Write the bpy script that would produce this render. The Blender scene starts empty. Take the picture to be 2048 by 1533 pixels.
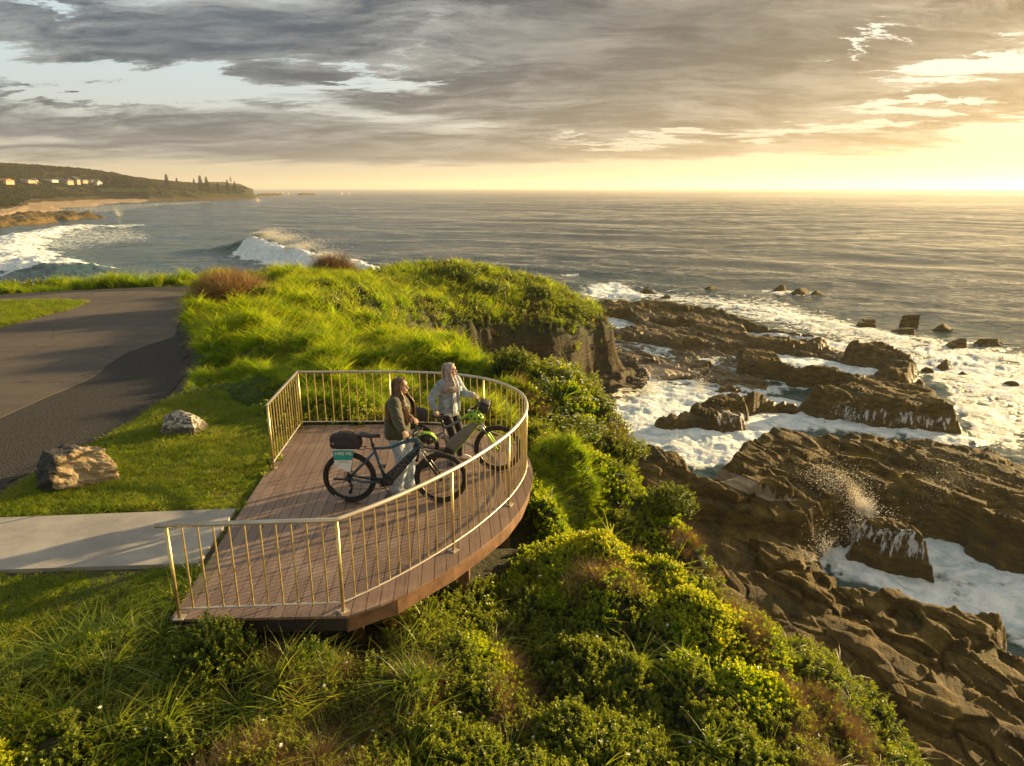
import bpy, bmesh, math, random
import numpy as np
from mathutils import Vector, Matrix
from math import radians as R, pi
random.seed(4); RNG = np.random.default_rng(11)
scene = bpy.context.scene
COL = scene.collection

# ------------------------------------------------------------------ camera
CAM_H, PITCH, FPX = 4.2, R(15.94), 1366.0
SEA = -7.8
cd = bpy.data.cameras.new('camera'); cam = bpy.data.objects.new('camera', cd); COL.objects.link(cam)
cam.location = (0, 0, CAM_H); cam.rotation_euler = (R(90) - PITCH, 0, 0)
cd.sensor_width = 36; cd.lens = FPX / 2048 * 36; cd.clip_start = .1; cd.clip_end = 40000
scene.camera = cam
# ------------------------------------------------------------------ light
SUN_AZ, SUN_EL = R(57), R(11.5)          # azimuth from +Y towards +X
sd = bpy.data.lights.new('sun', 'SUN'); sun = bpy.data.objects.new('sun', sd); COL.objects.link(sun)
sd.energy = 5.0; sd.angle = R(0.6); sd.color = (1.0, .70, .32)
sdir = Vector((math.sin(SUN_AZ) * math.cos(SUN_EL), math.cos(SUN_AZ) * math.cos(SUN_EL), math.sin(SUN_EL)))
sun.rotation_euler = sdir.to_track_quat('Z', 'Y').to_euler(); sun.location = (30, 20, 30)
scene.view_settings.view_transform = 'Standard'; scene.view_settings.look = 'None'
scene.view_settings.exposure = 1.45; scene.view_settings.gamma = 1

# ------------------------------------------------------------------ node helpers
class G:
    def __init__(s, nt): s.nt = nt; s.n = nt.nodes; s.l = nt.links
    def put(s, sock, v):
        if isinstance(v, (int, float)): sock.default_value = v
        elif isinstance(v, (tuple, list)):
            sock.default_value = tuple(v) if len(v) == len(sock.default_value) else tuple(v) + (1,)
        else: s.l.new(v, sock)
    def m(s, op, a, b=0, c=0, clamp=False):
        n = s.n.new('ShaderNodeMath'); n.operation = op; n.use_clamp = clamp
        s.put(n.inputs[0], a); s.put(n.inputs[1], b); s.put(n.inputs[2], c); return n.outputs[0]
    def add(s, a, b): return s.m('ADD', a, b)
    def sub(s, a, b): return s.m('SUBTRACT', a, b)
    def mul(s, a, b): return s.m('MULTIPLY', a, b)
    def div(s, a, b): return s.m('DIVIDE', a, b)
    def v(s, op, a, b=(0, 0, 0)):
        n = s.n.new('ShaderNodeVectorMath'); n.operation = op; s.put(n.inputs[0], a); s.put(n.inputs[1], b)
        return n.outputs['Value'] if op in ('DOT_PRODUCT', 'LENGTH') else n.outputs[0]
    def sep(s, a): n = s.n.new('ShaderNodeSeparateXYZ'); s.put(n.inputs[0], a); return n.outputs
    def comb(s, x, y, z):
        n = s.n.new('ShaderNodeCombineXYZ'); s.put(n.inputs[0], x); s.put(n.inputs[1], y); s.put(n.inputs[2], z); return n.outputs[0]
    def noise(s, vec, scale, detail=4, rough=.55, dist=0, col=False):
        n = s.n.new('ShaderNodeTexNoise'); s.put(n.inputs['Vector'], vec)
        n.inputs['Scale'].default_value = scale; n.inputs['Detail'].default_value = detail
        n.inputs['Roughness'].default_value = rough; n.inputs['Distortion'].default_value = dist
        return n.outputs['Color' if col else 0]
    def vor(s, vec, scale, feat='F1', out=0):
        n = s.n.new('ShaderNodeTexVoronoi'); n.feature = feat; s.put(n.inputs['Vector'], vec)
        n.inputs['Scale'].default_value = scale; return n.outputs[out]
    def ss(s, x, a, b):           # smoothstep
        n = s.n.new('ShaderNodeMapRange'); n.interpolation_type = 'SMOOTHSTEP'
        s.put(n.inputs[0], x); s.put(n.inputs[1], a); s.put(n.inputs[2], b); n.inputs[3].default_value = 0; n.inputs[4].default_value = 1
        return n.outputs[0]
    def mix(s, f, a, b, mode='MIX'):
        n = s.n.new('ShaderNodeMix'); n.data_type = 'RGBA'; n.blend_type = mode
        s.put(n.inputs[0], f); s.put(n.inputs[6], a); s.put(n.inputs[7], b); return n.outputs[2]
    def ramp(s, f, stops):
        n = s.n.new('ShaderNodeValToRGB'); s.put(n.inputs[0], f); e = n.color_ramp.elements
        while len(e) < len(stops): e.new(.5)
        for el, (p, c) in zip(e, stops): el.position = p; el.color = tuple(c) + (1,)
        return n.outputs[0]
    def gen(s): return s.n.new('ShaderNodeTexCoord').outputs['Object']
    def geo(s, k='Position'): return s.n.new('ShaderNodeNewGeometry').outputs[k]
    def attr(s, name, out='Fac'):
        n = s.n.new('ShaderNodeAttribute'); n.attribute_name = name; return n.outputs[out]
    def rnd(s): return s.n.new('ShaderNodeObjectInfo').outputs['Random']
    def bump(s, h, strength=.5, dist=.05, normal=None):
        n = s.n.new('ShaderNodeBump'); s.put(n.inputs['Height'], h); n.inputs['Strength'].default_value = strength
        n.inputs['Distance'].default_value = dist
        if normal is not None: s.l.new(normal, n.inputs['Normal'])
        return n.outputs[0]
    def scale3(s, vec, sx, sy, sz): return s.v('MULTIPLY', vec, (sx, sy, sz))

def px_dir(u, v):                 # direction of an image point (2048x1533)
    x = (u - 1024) / FPX; y = -(v - 766.5) / FPX; c, s_ = math.cos(PITCH), math.sin(PITCH)
    return x, c + s_ * y, -s_ + c * y

# ------------------------------------------------------------------ sky
W = bpy.data.worlds.new('World'); scene.world = W; W.use_nodes = True
g = G(W.node_tree)
bg = next(n for n in g.n if n.type == 'BACKGROUND')
sky = g.n.new('ShaderNodeTexSky'); sky.sky_type = 'NISHITA'; sky.sun_disc = False
sky.sun_elevation = SUN_EL; sky.sun_rotation = SUN_AZ; sky.air_density = 1.3; sky.dust_density = 2.5
d = g.v('NORMALIZE', g.n.new('ShaderNodeTexCoord').outputs['Generated'])
dx, dy, dz = g.sep(d)
az = g.m('ARCTAN2', dx, dy); el = g.m('ARCSINE', dz)
elp = g.m('MAXIMUM', el, 0.0)
inv = g.div(1.0, g.add(elp, .12))
pv = g.comb(g.mul(dx, inv), g.mul(dy, inv), 0)
wob = g.v('ADD', pv, g.v('SCALE', g.noise(pv, .9, 3, col=True), (1, 1, 1)))
wn = g.sep(g.noise(g.scale3(pv, 1.1, 2.0, 1), 1.0, 8, .68, .3, col=True)); azw = g.add(az, g.mul(g.sub(wn[0], .5), .38)); elw = g.add(el, g.mul(g.sub(wn[1], .5), g.m('MULTIPLY', .9, g.add(elp, .03))))
def blob(u, v, ru, rv, amp, tilt=0):
    x, y, z = px_dir(u, v); a0 = math.atan2(x, y); e0 = math.atan2(z, math.hypot(x, y))
    da = g.sub(azw, a0); de = g.sub(elw, e0)
    if tilt: de = g.sub(de, g.mul(da, tilt))
    q = g.add(g.m('POWER', g.m('ABSOLUTE', g.div(da, ru / FPX)), 2), g.m('POWER', g.m('ABSOLUTE', g.div(de, rv / FPX)), 2))
    return g.mul(g.m('EXPONENT', g.mul(q, -1.0)), amp)
pv2 = g.v('ADD', pv, g.v('SCALE', g.v('SUBTRACT', g.noise(pv, .55, 4, col=True), (.5, .5, .5))))
pv2.node.inputs[3].default_value = 1.1
big = g.noise(g.scale3(pv2, .22, .50, 1), 1.0, 5, .6, .3)
med = g.noise(g.scale3(pv2, .80, 1.7, 1), 1.0, 10, .66, .2)
fine = g.noise(g.v('ADD', g.scale3(pv2, 2.2, 4.4, 1), (7, 3, 0)), 1.0, 10, .72, .15)
cov = g.add(g.mul(big, .45), g.add(g.mul(med, 1.0), g.mul(fine, .42)))     # ~.66 mean
shape = None
for b in [(330, 70, 560, 56, .34, .06), (1150, 130, 480, 90, .26, 0), (1600, 50, 380, 44, .30, 0), (1640, 235, 460, 40, .22, 0), (1950, 175, 200, 14, .18, .05), (40, 20, 60, 14, -.28, 0), (90, 40, 90, 12, -.18, -.3),
          (450, 285, 560, 17, .24, -.05), (170, 208, 130, 8, .30, -.10), (560, 240, 300, 9, .14, -.05), (1000, 300, 600, 20, .22, -.02), (800, 205, 260, 22, .16, 0), (0, 260, 200, 12, .15, 0),
          (330, 185, 420, 30, -.34, -.02), (560, 165, 230, 20, -.26, 0), (120, 165, 200, 22, -.16, 0), (640, 48, 60, 10, -.26, -.2), (880, 105, 150, 7, -.24, -.30), (760, 170, 200, 8, -.16, 0),
          (1720, 150, 420, 40, .26, 0), (1900, 30, 200, 22, .2, .1), (2010, 112, 130, 18, -.85, .20), (1800, 146, 130, 5, -.40, 0), (1740, 78, 90, 9, -.48, .20), (1650, 106, 60, 8, -.26, .3), (1850, 212, 90, 9, -.75, 0), (1700, 268, 520, 16, -.16, .05), (2080, 262, 120, 16, -.42, .04), (1850, 238, 300, 14, .26, 0),
          (1240, 286, 190, 6, -.34, .02), (1500, 262, 90, 5, -.26, 0), (1600, 268, 380, 7, -.22, .03), (1500, 232, 40, 5, -.24, 0), (1130, 160, 0.001, 0.001, 0, 0), (1720, 308, 90, 3.5, .40, 0), (1620, 316, 60, 2.5, .32, 0), (1500, 300, 300, 7, .14, 0)]:
    o = blob(*b); shape = o if shape is None else g.add(shape, o)
side0 = g.ss(az, -.3, .6)
low = g.sub(1.0, g.ss(g.sub(el, g.mul(side0, .022)), .018, .036))           # clear strip over the horizon
cov = g.sub(g.add(cov, shape), g.mul(low, .30))
mask = g.ss(cov, .76, 1.02)
side = g.ss(az, -.42, .80)                          # 0 left .. 1 right
hor = g.sub(1.0, g.ss(el, .0, .19))
clear = g.mix(g.m('POWER', hor, 1.4), g.mix(side, (.56, .67, .70), (1.0, .95, .74)), g.mix(side, (.60, .52, .36), (.72, .56, .34)))
sund = g.m('MAXIMUM', g.v('DOT_PRODUCT', d, tuple(sdir)), 0.0)
glow = g.add(g.mul(g.m('POWER', sund, 30), .36), g.mul(g.m('POWER', sund, 140), 1.3))
clear = g.mix(1.0, clear, g.mix(1.0, (1.0, .86, .62), g.comb(glow, glow, glow), 'MULTIPLY'), 'ADD')
tone = g.ss(g.add(g.mul(g.sub(1.0, med), .60), g.mul(fine, .62)), .50, .74)
cdark = g.mix(side, (.034, .068, .112), (.105, .082, .056)); clight = g.mix(side, (.34, .37, .37), (.52, .43, .30))
cloud = g.mix(tone, cdark, clight)
thick = g.ss(cov, .95, 1.45)
cloud = g.mix(g.mul(thick, .62), cloud, g.mix(side, (.044, .080, .135), (.13, .105, .072)))
cg = g.mul(g.m('POWER', sund, 30), .16)
cloud = g.mix(1.0, cloud, g.mix(1.0, (1.0, .72, .36), g.comb(cg, cg, cg), 'MULTIPLY'), 'ADD')
cloud = g.mix(g.mul(hor, .28), cloud, g.mix(side, (.36, .33, .27), (.60, .42, .2)))
full = g.mix(mask, clear, cloud)
nish = g.v('SCALE', sky.outputs[0]); nish.node.inputs[3].default_value = .006
full = g.mix(1.0, full, nish, 'ADD')
g.put(bg.inputs[0], full); bg.inputs[1].default_value = .395

# ------------------------------------------------------------------ object helpers
def tag(o, label=None, cat=None, group=None, kind=None):
    if label: o['label'] = label
    if cat: o['category'] = cat
    if group: o['group'] = group
    if kind: o['kind'] = kind
    return o
def empty(name, loc=(0, 0, 0), rz=0, **k):
    o = bpy.data.objects.new(name, None); COL.objects.link(o); o.location = loc; o.rotation_euler = (0, 0, rz)
    o.empty_display_size = .1; return tag(o, **k)
def link(name, me, mat, parent=None, smooth=False, **k):
    o = bpy.data.objects.new(name, me); COL.objects.link(o)
    if mat is not None:
        me.materials.clear()
        for mm in (mat if isinstance(mat, (list, tuple)) else [mat]): me.materials.append(mm)
    if smooth: me.polygons.foreach_set('use_smooth', np.ones(len(me.polygons), bool))
    if parent is not None: o.parent = parent
    return tag(o, **k)
def mesh_np(name, V, F, attrs=None):
    """V (n,3), F (m,3|4) int arrays -> mesh"""
    me = bpy.data.meshes.new(name); V = np.asarray(V, np.float32); F = np.asarray(F, np.int32)
    k = F.shape[1]; me.vertices.add(len(V)); me.vertices.foreach_set('co', V.ravel())
    me.loops.add(F.size); me.loops.foreach_set('vertex_index', F.ravel())
    me.polygons.add(len(F)); me.polygons.foreach_set('loop_start', np.arange(0, F.size, k, dtype=np.int32))
    me.polygons.foreach_set('loop_total', np.full(len(F), k, np.int32))
    for n, a in (attrs or {}).items():
        at_ = me.attributes.new(n, 'FLOAT', 'POINT'); at_.data.foreach_set('value', np.asarray(a, np.float32).ravel())
    me.update(calc_edges=True); me.validate(); return me
class MB:
    """mesh builder collecting verts and quads/tris"""
    def __init__(s): s.v = []; s.f = []; s.mi = []
    def add(s, vs, fs, mi=0):
        b = len(s.v); s.v += [tuple(p) for p in vs]; s.f += [tuple(i + b for i in f) for f in fs]; s.mi += [mi] * len(fs); return s
    def box(s, c, size, rz=0, M=None, mi=0, taper=1):
        hx, hy, hz = [q / 2 for q in size]; P = []
        for z in (-1, 1):
            t = taper if z > 0 else 1
            for x, y in ((-1, -1), (1, -1), (1, 1), (-1, 1)):
                p = Vector((x * hx * t, y * hy * t, z * hz))
                if rz: p = Matrix.Rotation(rz, 3, 'Z') @ p
                if M is not None: p = M @ p
                P.append(p + Vector(c))
        return s.add(P, [(3, 2, 1, 0), (4, 5, 6, 7), (0, 1, 5, 4), (1, 2, 6, 5), (2, 3, 7, 6), (3, 0, 4, 7)], mi)
    def tube(s, pts, r, n=8, closed=False, cap=True, flat=None, mi=0):
        """swept tube; r number or list; flat=(axis vector, factor) squashes"""
        P = [Vector(p) for p in pts]; N = len(P); rr = r if isinstance(r, (list, tuple)) else [r] * N
        ref = None; rings = []
        for i in range(N):
            if closed: t = (P[(i + 1) % N] - P[i - 1])
            else: t = P[min(i + 1, N - 1)] - P[max(i - 1, 0)]
            if t.length < 1e-9: t = Vector((0, 0, 1))
            t.normalize()
            if ref is None:
                a = Vector((0, 0, 1)) if abs(t.z) < .9 else Vector((0, 1, 0)); ref = (a - t * a.dot(t)).normalized()
            else:
                ref = ref - t * ref.dot(t)
                ref = ref.normalized() if ref.length > 1e-6 else t.orthogonal().normalized()
            b = t.cross(ref); ring = []
            for k in range(n):
                a = 2 * pi * k / n; o = ref * math.cos(a) * rr[i] + b * math.sin(a) * rr[i]
                if flat: ax = Vector(flat[0]); o = o - ax * o.dot(ax) * (1 - flat[1])
                ring.append(P[i] + o)
            rings.append(ring)
        vs = [p for q in rings for p in q]; fs = []
        for i in range(N if closed else N - 1):
            j = (i + 1) % N
            for k in range(n): fs.append((i * n + k, i * n + (k + 1) % n, j * n + (k + 1) % n, j * n + k))
        if cap and not closed: fs += [tuple(range(n))[::-1], tuple((N - 1) * n + k for k in range(n))]
        return s.add(vs, fs, mi)
    def ball(s, c, r, nu=12, nv=8, M=None, mi=0):
        r = (r, r, r) if isinstance(r, (int, float)) else r; vs = []; fs = []
        for j in range(nv + 1):
            th = pi * j / nv
            for i in range(nu):
                a = 2 * pi * i / nu; p = Vector((r[0] * math.sin(th) * math.cos(a), r[1] * math.sin(th) * math.sin(a), r[2] * math.cos(th)))
                if M is not None: p = M @ p
                vs.append(p + Vector(c))
        for j in range(nv):
            for i in range(nu): fs.append((j * nu + i, (j + 1) * nu + i, (j + 1) * nu + (i + 1) % nu, j * nu + (i + 1) % nu))
        return s.add(vs, fs, mi)
    def prism(s, poly, z0, z1, mi=0):
        n = len(poly); vs = [(x, y, z0) for x, y in poly] + [(x, y, z1) for x, y in poly]
        return s.add(vs, [tuple(range(n))[::-1], tuple(range(n, 2 * n))] + [(i, (i + 1) % n, n + (i + 1) % n, n + i) for i in range(n)], mi)
    def mesh(s, name):
        me = bpy.data.meshes.new(name); me.from_pydata([tuple(p) for p in s.v], [], s.f)
        if any(s.mi): me.polygons.foreach_set('material_index', s.mi)
        me.update(); return me
    def build(s, name, mat, parent=None, smooth=False, bevel=0, **k):
        me = s.mesh(name)
        if bevel or True:
            bm = bmesh.new(); bm.from_mesh(me)
            bmesh.ops.remove_doubles(bm, verts=bm.verts, dist=1e-6)
            bmesh.ops.recalc_face_normals(bm, faces=bm.faces)
            if bevel: bmesh.ops.bevel(bm, geom=[e for e in bm.edges], offset=bevel, segments=1, affect='EDGES', clamp_overlap=True)
            bm.to_mesh(me); bm.free()
        return link(name, me, mat, parent, smooth, **k)

# ------------------------------------------------------------------ image point -> world
CP, SP = math.cos(PITCH), math.sin(PITCH)
def at(u, v, z=0.0):
    x, y, dz_ = px_dir(u, v); t = (z - CAM_H) / dz_; return (x * t, y * t, z)
def atY(u, v, Y):
    x, y, dz_ = px_dir(u, v); t = Y / y; return (x * t, Y, CAM_H + dz_ * t)
def to_px(X, Y, Z):
    Zr = Z - CAM_H; dep = Y * CP - Zr * SP; up = Y * SP + Zr * CP
    dep = np.where(np.abs(dep) < .01, .01, dep); return 1024 + X / dep * FPX, 766.5 - up / dep * FPX
def poly(pts, z): return np.array([at(u, v, z)[:2] for u, v in pts])
# ------------------------------------------------------------------ numpy fields
def _h(ix, iy, seed):
    n = (ix.astype(np.int64) * 374761393 + iy.astype(np.int64) * 668265263 + seed * 1442695041) & 0xffffffff
    n = ((n ^ (n >> 13)) * 1274126177) & 0xffffffff; return ((n ^ (n >> 16)) & 0xffff) / 65535.0
def vn(x, y, seed=0):
    ix = np.floor(x).astype(np.int64); iy = np.floor(y).astype(np.int64); fx = x - ix; fy = y - iy
    ux = fx * fx * fx * (fx * (fx * 6 - 15) + 10); uy = fy * fy * fy * (fy * (fy * 6 - 15) + 10)
    a = _h(ix, iy, seed); b = _h(ix + 1, iy, seed); c = _h(ix, iy + 1, seed); d_ = _h(ix + 1, iy + 1, seed)
    return (a * (1 - ux) + b * ux) * (1 - uy) + (c * (1 - ux) + d_ * ux) * uy
def fbm(x, y, sc, octv=4, seed=0, gain=.5):
    r = 0; a = 1; t = 0
    ca, sa = .8, .6
    for i in range(octv):
        r = r + a * (vn(x * sc + i * 17.3, y * sc - i * 9.1, seed + i) - .5); t += a; a *= gain; sc *= 2.03
        x, y = x * ca - y * sa, x * sa + y * ca
    return r / t * 2
def worley(x, y, sc, seed=0):
    x = x * sc; y = y * sc; ix = np.floor(x); iy = np.floor(y); best = np.full(x.shape, 9.); second = np.full(x.shape, 9.)
    for dx_ in (-1, 0, 1):
        for dy_ in (-1, 0, 1):
            cx, cy = ix + dx_, iy + dy_
            q = (cx + .15 + .7 * _h(cx, cy, seed) - x) ** 2 + (cy + .15 + .7 * _h(cx, cy, seed + 5) - y) ** 2
            second = np.where(q < best, best, np.minimum(second, q)); best = np.minimum(best, q)
    return np.sqrt(best), np.sqrt(second)
def sst(x, a, b): t = np.clip((x - a) / (b - a), 0, 1); return t * t * (3 - 2 * t)
def sdist(P, x, y):
    """signed distance to polygon, negative inside"""
    x = np.asarray(x, float); y = np.asarray(y, float); d2 = np.full(x.shape, 1e18); ins = np.zeros(x.shape, bool); n = len(P)
    for i in range(n):
        ax, ay = P[i]; bx, by = P[(i + 1) % n]; ex, ey = bx - ax, by - ay; L = ex * ex + ey * ey + 1e-12
        t = np.clip(((x - ax) * ex + (y - ay) * ey) / L, 0, 1)
        d2 = np.minimum(d2, (x - ax - t * ex) ** 2 + (y - ay - t * ey) ** 2)
        if ay != by: c = ((ay > y) != (by > y)) & (x < (bx - ax) * (y - ay) / (by - ay) + ax); ins ^= c
    return np.where(ins, -1, 1) * np.sqrt(d2)
def pathdist(P, x, y):
    """distance and parameter (0..n-1) along an open polyline, signed side"""
    best = np.full(x.shape, 1e18); par = np.zeros(x.shape); side_ = np.zeros(x.shape)
    for i in range(len(P) - 1):
        ax, ay = P[i]; bx, by = P[i + 1]; ex, ey = bx - ax, by - ay; L = ex * ex + ey * ey + 1e-12
        t = np.clip(((x - ax) * ex + (y - ay) * ey) / L, 0, 1); q = (x - ax - t * ex) ** 2 + (y - ay - t * ey) ** 2
        m_ = q < best; best = np.where(m_, q, best); par = np.where(m_, i + t, par)
        side_ = np.where(m_, np.sign((x - ax) * ey - (y - ay) * ex), side_)
    return np.sqrt(best), par, side_
class TPS:
    def __init__(s, pts, lam=.02):
        s.p = np.array([q[:2] for q in pts], float); z = np.array([q[2] for q in pts], float); n = len(z)
        K = s.k(s.p, s.p) + np.eye(n) * lam; Pm = np.c_[np.ones(n), s.p]
        A = np.block([[K, Pm], [Pm.T, np.zeros((3, 3))]]); s.w = np.linalg.solve(A, np.r_[z, 0, 0, 0])
    @staticmethod
    def k(a, b): r2 = ((a[:, None] - b[None]) ** 2).sum(-1); return np.where(r2 > 0, .5 * r2 * np.log(r2 + 1e-12), 0)
    def __call__(s, x, y):
        sh = np.shape(x); q = np.c_[np.ravel(x), np.ravel(y)]; out = np.empty(len(q))
        for i in range(0, len(q), 40000):
            c = q[i:i + 40000]; out[i:i + 40000] = s.k(c, s.p) @ s.w[:-3] + s.w[-3] + c @ s.w[-2:]
        return out.reshape(sh)
def polar_grid(a0, a1, na, r0, r1, nr, power=None):
    A = np.linspace(a0, a1, na); Rr = np.exp(np.linspace(math.log(r0), math.log(r1), nr)) if power is None else r0 + (r1 - r0) * np.linspace(0, 1, nr) ** power
    rr, aa = np.meshgrid(Rr, A, indexing='ij'); return rr * np.sin(aa), rr * np.cos(aa)
def grid_faces(nr, na, keep=None):
    i = np.arange(nr - 1)[:, None] * na + np.arange(na - 1)[None]
    F = np.stack([i, i + 1, i + na + 1, i + na], -1).reshape(-1, 4)[:, ::-1]
    if keep is not None: F = F[keep.ravel()[F].any(1)]
    return F
def compact(V, F, attrs):
    used = np.zeros(len(V), bool); used[F.ravel()] = True; idx = np.cumsum(used) - 1
    return V[used], idx[F], {k: np.ravel(a)[used] for k, a in attrs.items()}

# ------------------------------------------------------------------ materials
def mat(name):
    m_ = bpy.data.materials.new(name); m_.use_nodes = True; gg = G(m_.node_tree)
    return m_, gg, next(n for n in gg.n if n.type == 'BSDF_PRINCIPLED')
def simple(name, col, rough=.5, metal=0, var=.12, scale=14, bump_=0, bscale=80, spec=None):
    m_, q, b = mat(name); c = q.gen()
    n = q.noise(c, scale, 5, .6)
    lo = tuple(x * (1 - var) for x in col); hi = tuple(min(1, x * (1 + var)) for x in col)
    q.put(b.inputs['Base Color'], q.mix(q.ss(n, .3, .7), lo, hi))
    q.put(b.inputs['Roughness'], q.m('ADD', q.mul(q.noise(c, scale * 2, 3), .2), rough - .1, clamp=True)); b.inputs['Metallic'].default_value = metal
    if spec is not None: b.inputs['Specular IOR Level'].default_value = spec
    if bump_: q.put(b.inputs['Normal'], q.bump(q.noise(c, bscale, 4), bump_, .01))
    return m_
# ================================================================== SETTING: land
DECK_L = [(-3.48, 6.01), (-1.74, 6.13)]
ctrl = []
def C(u, v, z): ctrl.append(at(u, v, z))
for p in [(-60, -5, -.1), (-60, 20, -.1), (-45, 32, -.1), (-30, 10, -.02), (-20, 2, -.02), (-12, 12, -.02), (-12, 5, -.02), (-7, 8, -.03), (-7, 11, -.03),
          (-15, 20, -.02), (-10, 20, .0), (-20, 27, -.1), (-8, 15, .0), (-6, 5.5, -.08), (-5, 7, -.04), (-4.3, 9, -.03), (-4.3, 11, -.03), (-9, 3.5, -.05), (-4.6, 5.2, -.25), (-3.5, 6.1, -.18), (-3.4, 5.3, -.5),
          (-3.3, 9, -.12), (-2.5, 7, -.4), (-2.5, 11, -.15), (-2.6, 5.85, -.42), (-1.8, 5.9, -.5), (-1.2, 6.4, -.55), (-1.0, 9.5, -.45), (-.6, 7.3, -.72), (-.1, 8.0, -.85), (.2, 8.9, -.85), (0, 10.5, -.5),
          (.55, 9.8, -.6), (-.3, 12.2, -.25), (-2, 12.5, -.08), (-2.5, 14, .05), (-1, 14, -.05), (-4.5, 13.5, .05), (0.6, 14, -.3), (1.5, 14.5, -.45), (-4, 17, .1), (-6, 17, .15), (-2.5, 17, .05),
          (-6, 21, .1), (-9, 24, .05), (-8, 27, 0), (1.2, -3, -1.), (5, -3, -2.5), (-4, -3, -.4)]: ctrl.append(p)
for q in [(1005, 745, -.35), (1100, 755, -.35), (1190, 800, -.7), (1290, 905, -1.5), (1240, 850, -1.1),                 # spur A
          (1100, 965, -.75), (1200, 945, -.85), (1310, 1000, -1.45), (1390, 1085, -2.0), (1500, 1195, -2.6),         # spur B
          (1110, 1120, -.85), (1200, 1112, -.8), (1320, 1160, -1.05), (1420, 1215, -1.3), (1560, 1290, -1.8), (1740, 1395, -2.35), (1830, 1550, -2.7),  # spur C
          (1024, 1533, -1.0), (700, 1533, -.8), (640, 1300, -.62), (400, 1533, -.55), (100, 1533, -.3), (0, 1400, -.15), (1400, 1533, -1.5), (1024, 1350, -1.1), (750, 1350, -.95), (500, 1350, -.6), (300, 1350, -.35), (1300, 1300, -1.15)]: C(*q)
ctrl += [(1.2, 13.4, -1.1), (2.0, 13.5, -1.75), (.25, 9.5, -1.2), (1.0, 10.0, -1.75), (2.0, 9.9, -2.35), (3.0, 9.7, -2.9)]                # gullies between the spurs
for u, v, Y in [(0, 590, 30), (200, 585, 31), (400, 566, 36), (550, 552, 38), (700, 566, 38), (800, 562, 40), (870, 552, 42), (980, 572, 42), (1090, 592, 42.5), (1160, 618, 42),
                (500, 585, 30), (640, 590, 31), (640, 570, 34.5), (740, 575, 36), (850, 600, 37.5), (1000, 616, 39.5), (420, 600, 26.5), (600, 610, 27), (300, 585, 30)]: ctrl.append(atY(u, v, Y))
tps = TPS(ctrl)
HEAD = np.array([(-70, 31.0), (-32, 31), (-22.5, 31.6), (-16, 34.5), (-11, 38.5), (-5.5, 44), (-2.5, 45), (0, 45.2), (2.6, 44.5), (4.6, 43.5), (5.0, 41.8), (4.0, 40.6), (2.0, 39.4), (0, 38.2), (-1.6, 37.6), (-3.6, 35), (-5.3, 32.6),
                 (-6.4, 30), (-6.9, 26.5), (-5.8, 23.1), (-3, 20.0), (-.6, 17.9), (1.0, 17.2), (2.0, 16.4), (2.45, 14.7), (2.5, 12.9), (2.8, 11.7), (3.75, 9.9), (4.7, 8.3), (5.05, 6.8), (5.2, 4), (5.3, -6), (-70, -6)])
ROAD = poly([(-420, 1060), (-200, 930), (0, 838), (100, 792), (170, 764), (260, 705), (345, 676), (360, 640), (378, 606), (398, 588), (300, 582), (150, 586), (0, 598), (-300, 618), (-700, 640), (-900, 800)], 0)
ISLE = poly([(-300, 622), (0, 606), (110, 603), (172, 606), (140, 620), (60, 640), (0, 656), (-300, 760)], 0)
GRAVEL = poly([(-420, 1075), (-200, 915), (0, 828), (100, 782), (170, 754), (255, 698), (335, 668), (366, 660), (374, 690), (378, 720), (350, 780), (300, 822), (250, 850), (170, 895), (100, 930), (0, 985), (-150, 1060), (-400, 1190)], 0)
VERGE = poly([(-300, 606), (0, 590), (200, 578), (420, 571), (530, 573), (500, 583), (400, 590), (200, 588), (0, 602), (-300, 620)], 0)
PATH = [(-3.74, 8.42), (-3.63, 7.02), (-14.0, 6.36), (-14.2, 7.50)]
LAWN = poly([(-420, 1080), (0, 950), (100, 915), (250, 840), (330, 800), (430, 790), (540, 850), (600, 880), (560, 930), (470, 1030), (395, 1130), (345, 1230), (250, 1260), (120, 1300), (0, 1335), (-400, 1450)], 0)
DECKP = np.array([(-3.5, 5.95), (-1.66, 6.0), (-.75, 6.9), (-.1, 7.9), (.3, 9.2), (.35, 10.2), (-.1, 11.2), (-1.1, 11.95), (-3.9, 11.95)])
def flatmask(x, y):
    m_ = np.zeros(np.shape(x))
    for P_ in (ROAD, GRAVEL, ISLE, VERGE): m_ = np.maximum(m_, 1 - sst(sdist(P_, x, y), .0, .5))
    return np.maximum(m_, 1 - sst(sdist(np.array(PATH), x, y), .0, .25))
def veg_kind(x, y):
    """lawn 0..1, grass 0..1, scrub = rest"""
    lawn = 1 - sst(sdist(LAWN, x, y) + fbm(x, y, 1.5, 3, 3) * .35, -.15, .25)
    n = fbm(x, y, .35, 3, 21)
    gr = sst(12.1 + n * .6 - y + .35 * np.maximum(x + 1, 0), 0, -.8)                # beyond the deck
    gr = gr * (1 - sst(x - (.3 - .0 * y) + n * .8, -.3, .5) * (y < 20))
    near_right = (1 - sst(np.hypot((x - .95) / .6, (y - 11.0) / .7) + n * .3, .7, 1.15))
    gr = np.maximum(gr, near_right)
    rim = sst(sdist(HEAD, x, y) + fbm(x, y, .5, 3, 31) * 1.2, -1.4, -.2) * (y > 17.0)     # scrub on the cliff rim
    far = sst(y + .12 * x + n * 2, 31.0, 34.0) * sst(x, -14, -8)
    gr = gr * (1 - rim * .8) * (1 - far * .75)
    return lawn, np.clip(gr * (1 - lawn), 0, 1)
def rim_noise(x, y): return fbm(x, y, .35, 3, 77) * 1.0 + fbm(x, y, 1.6, 3, 78) * .12
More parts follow.
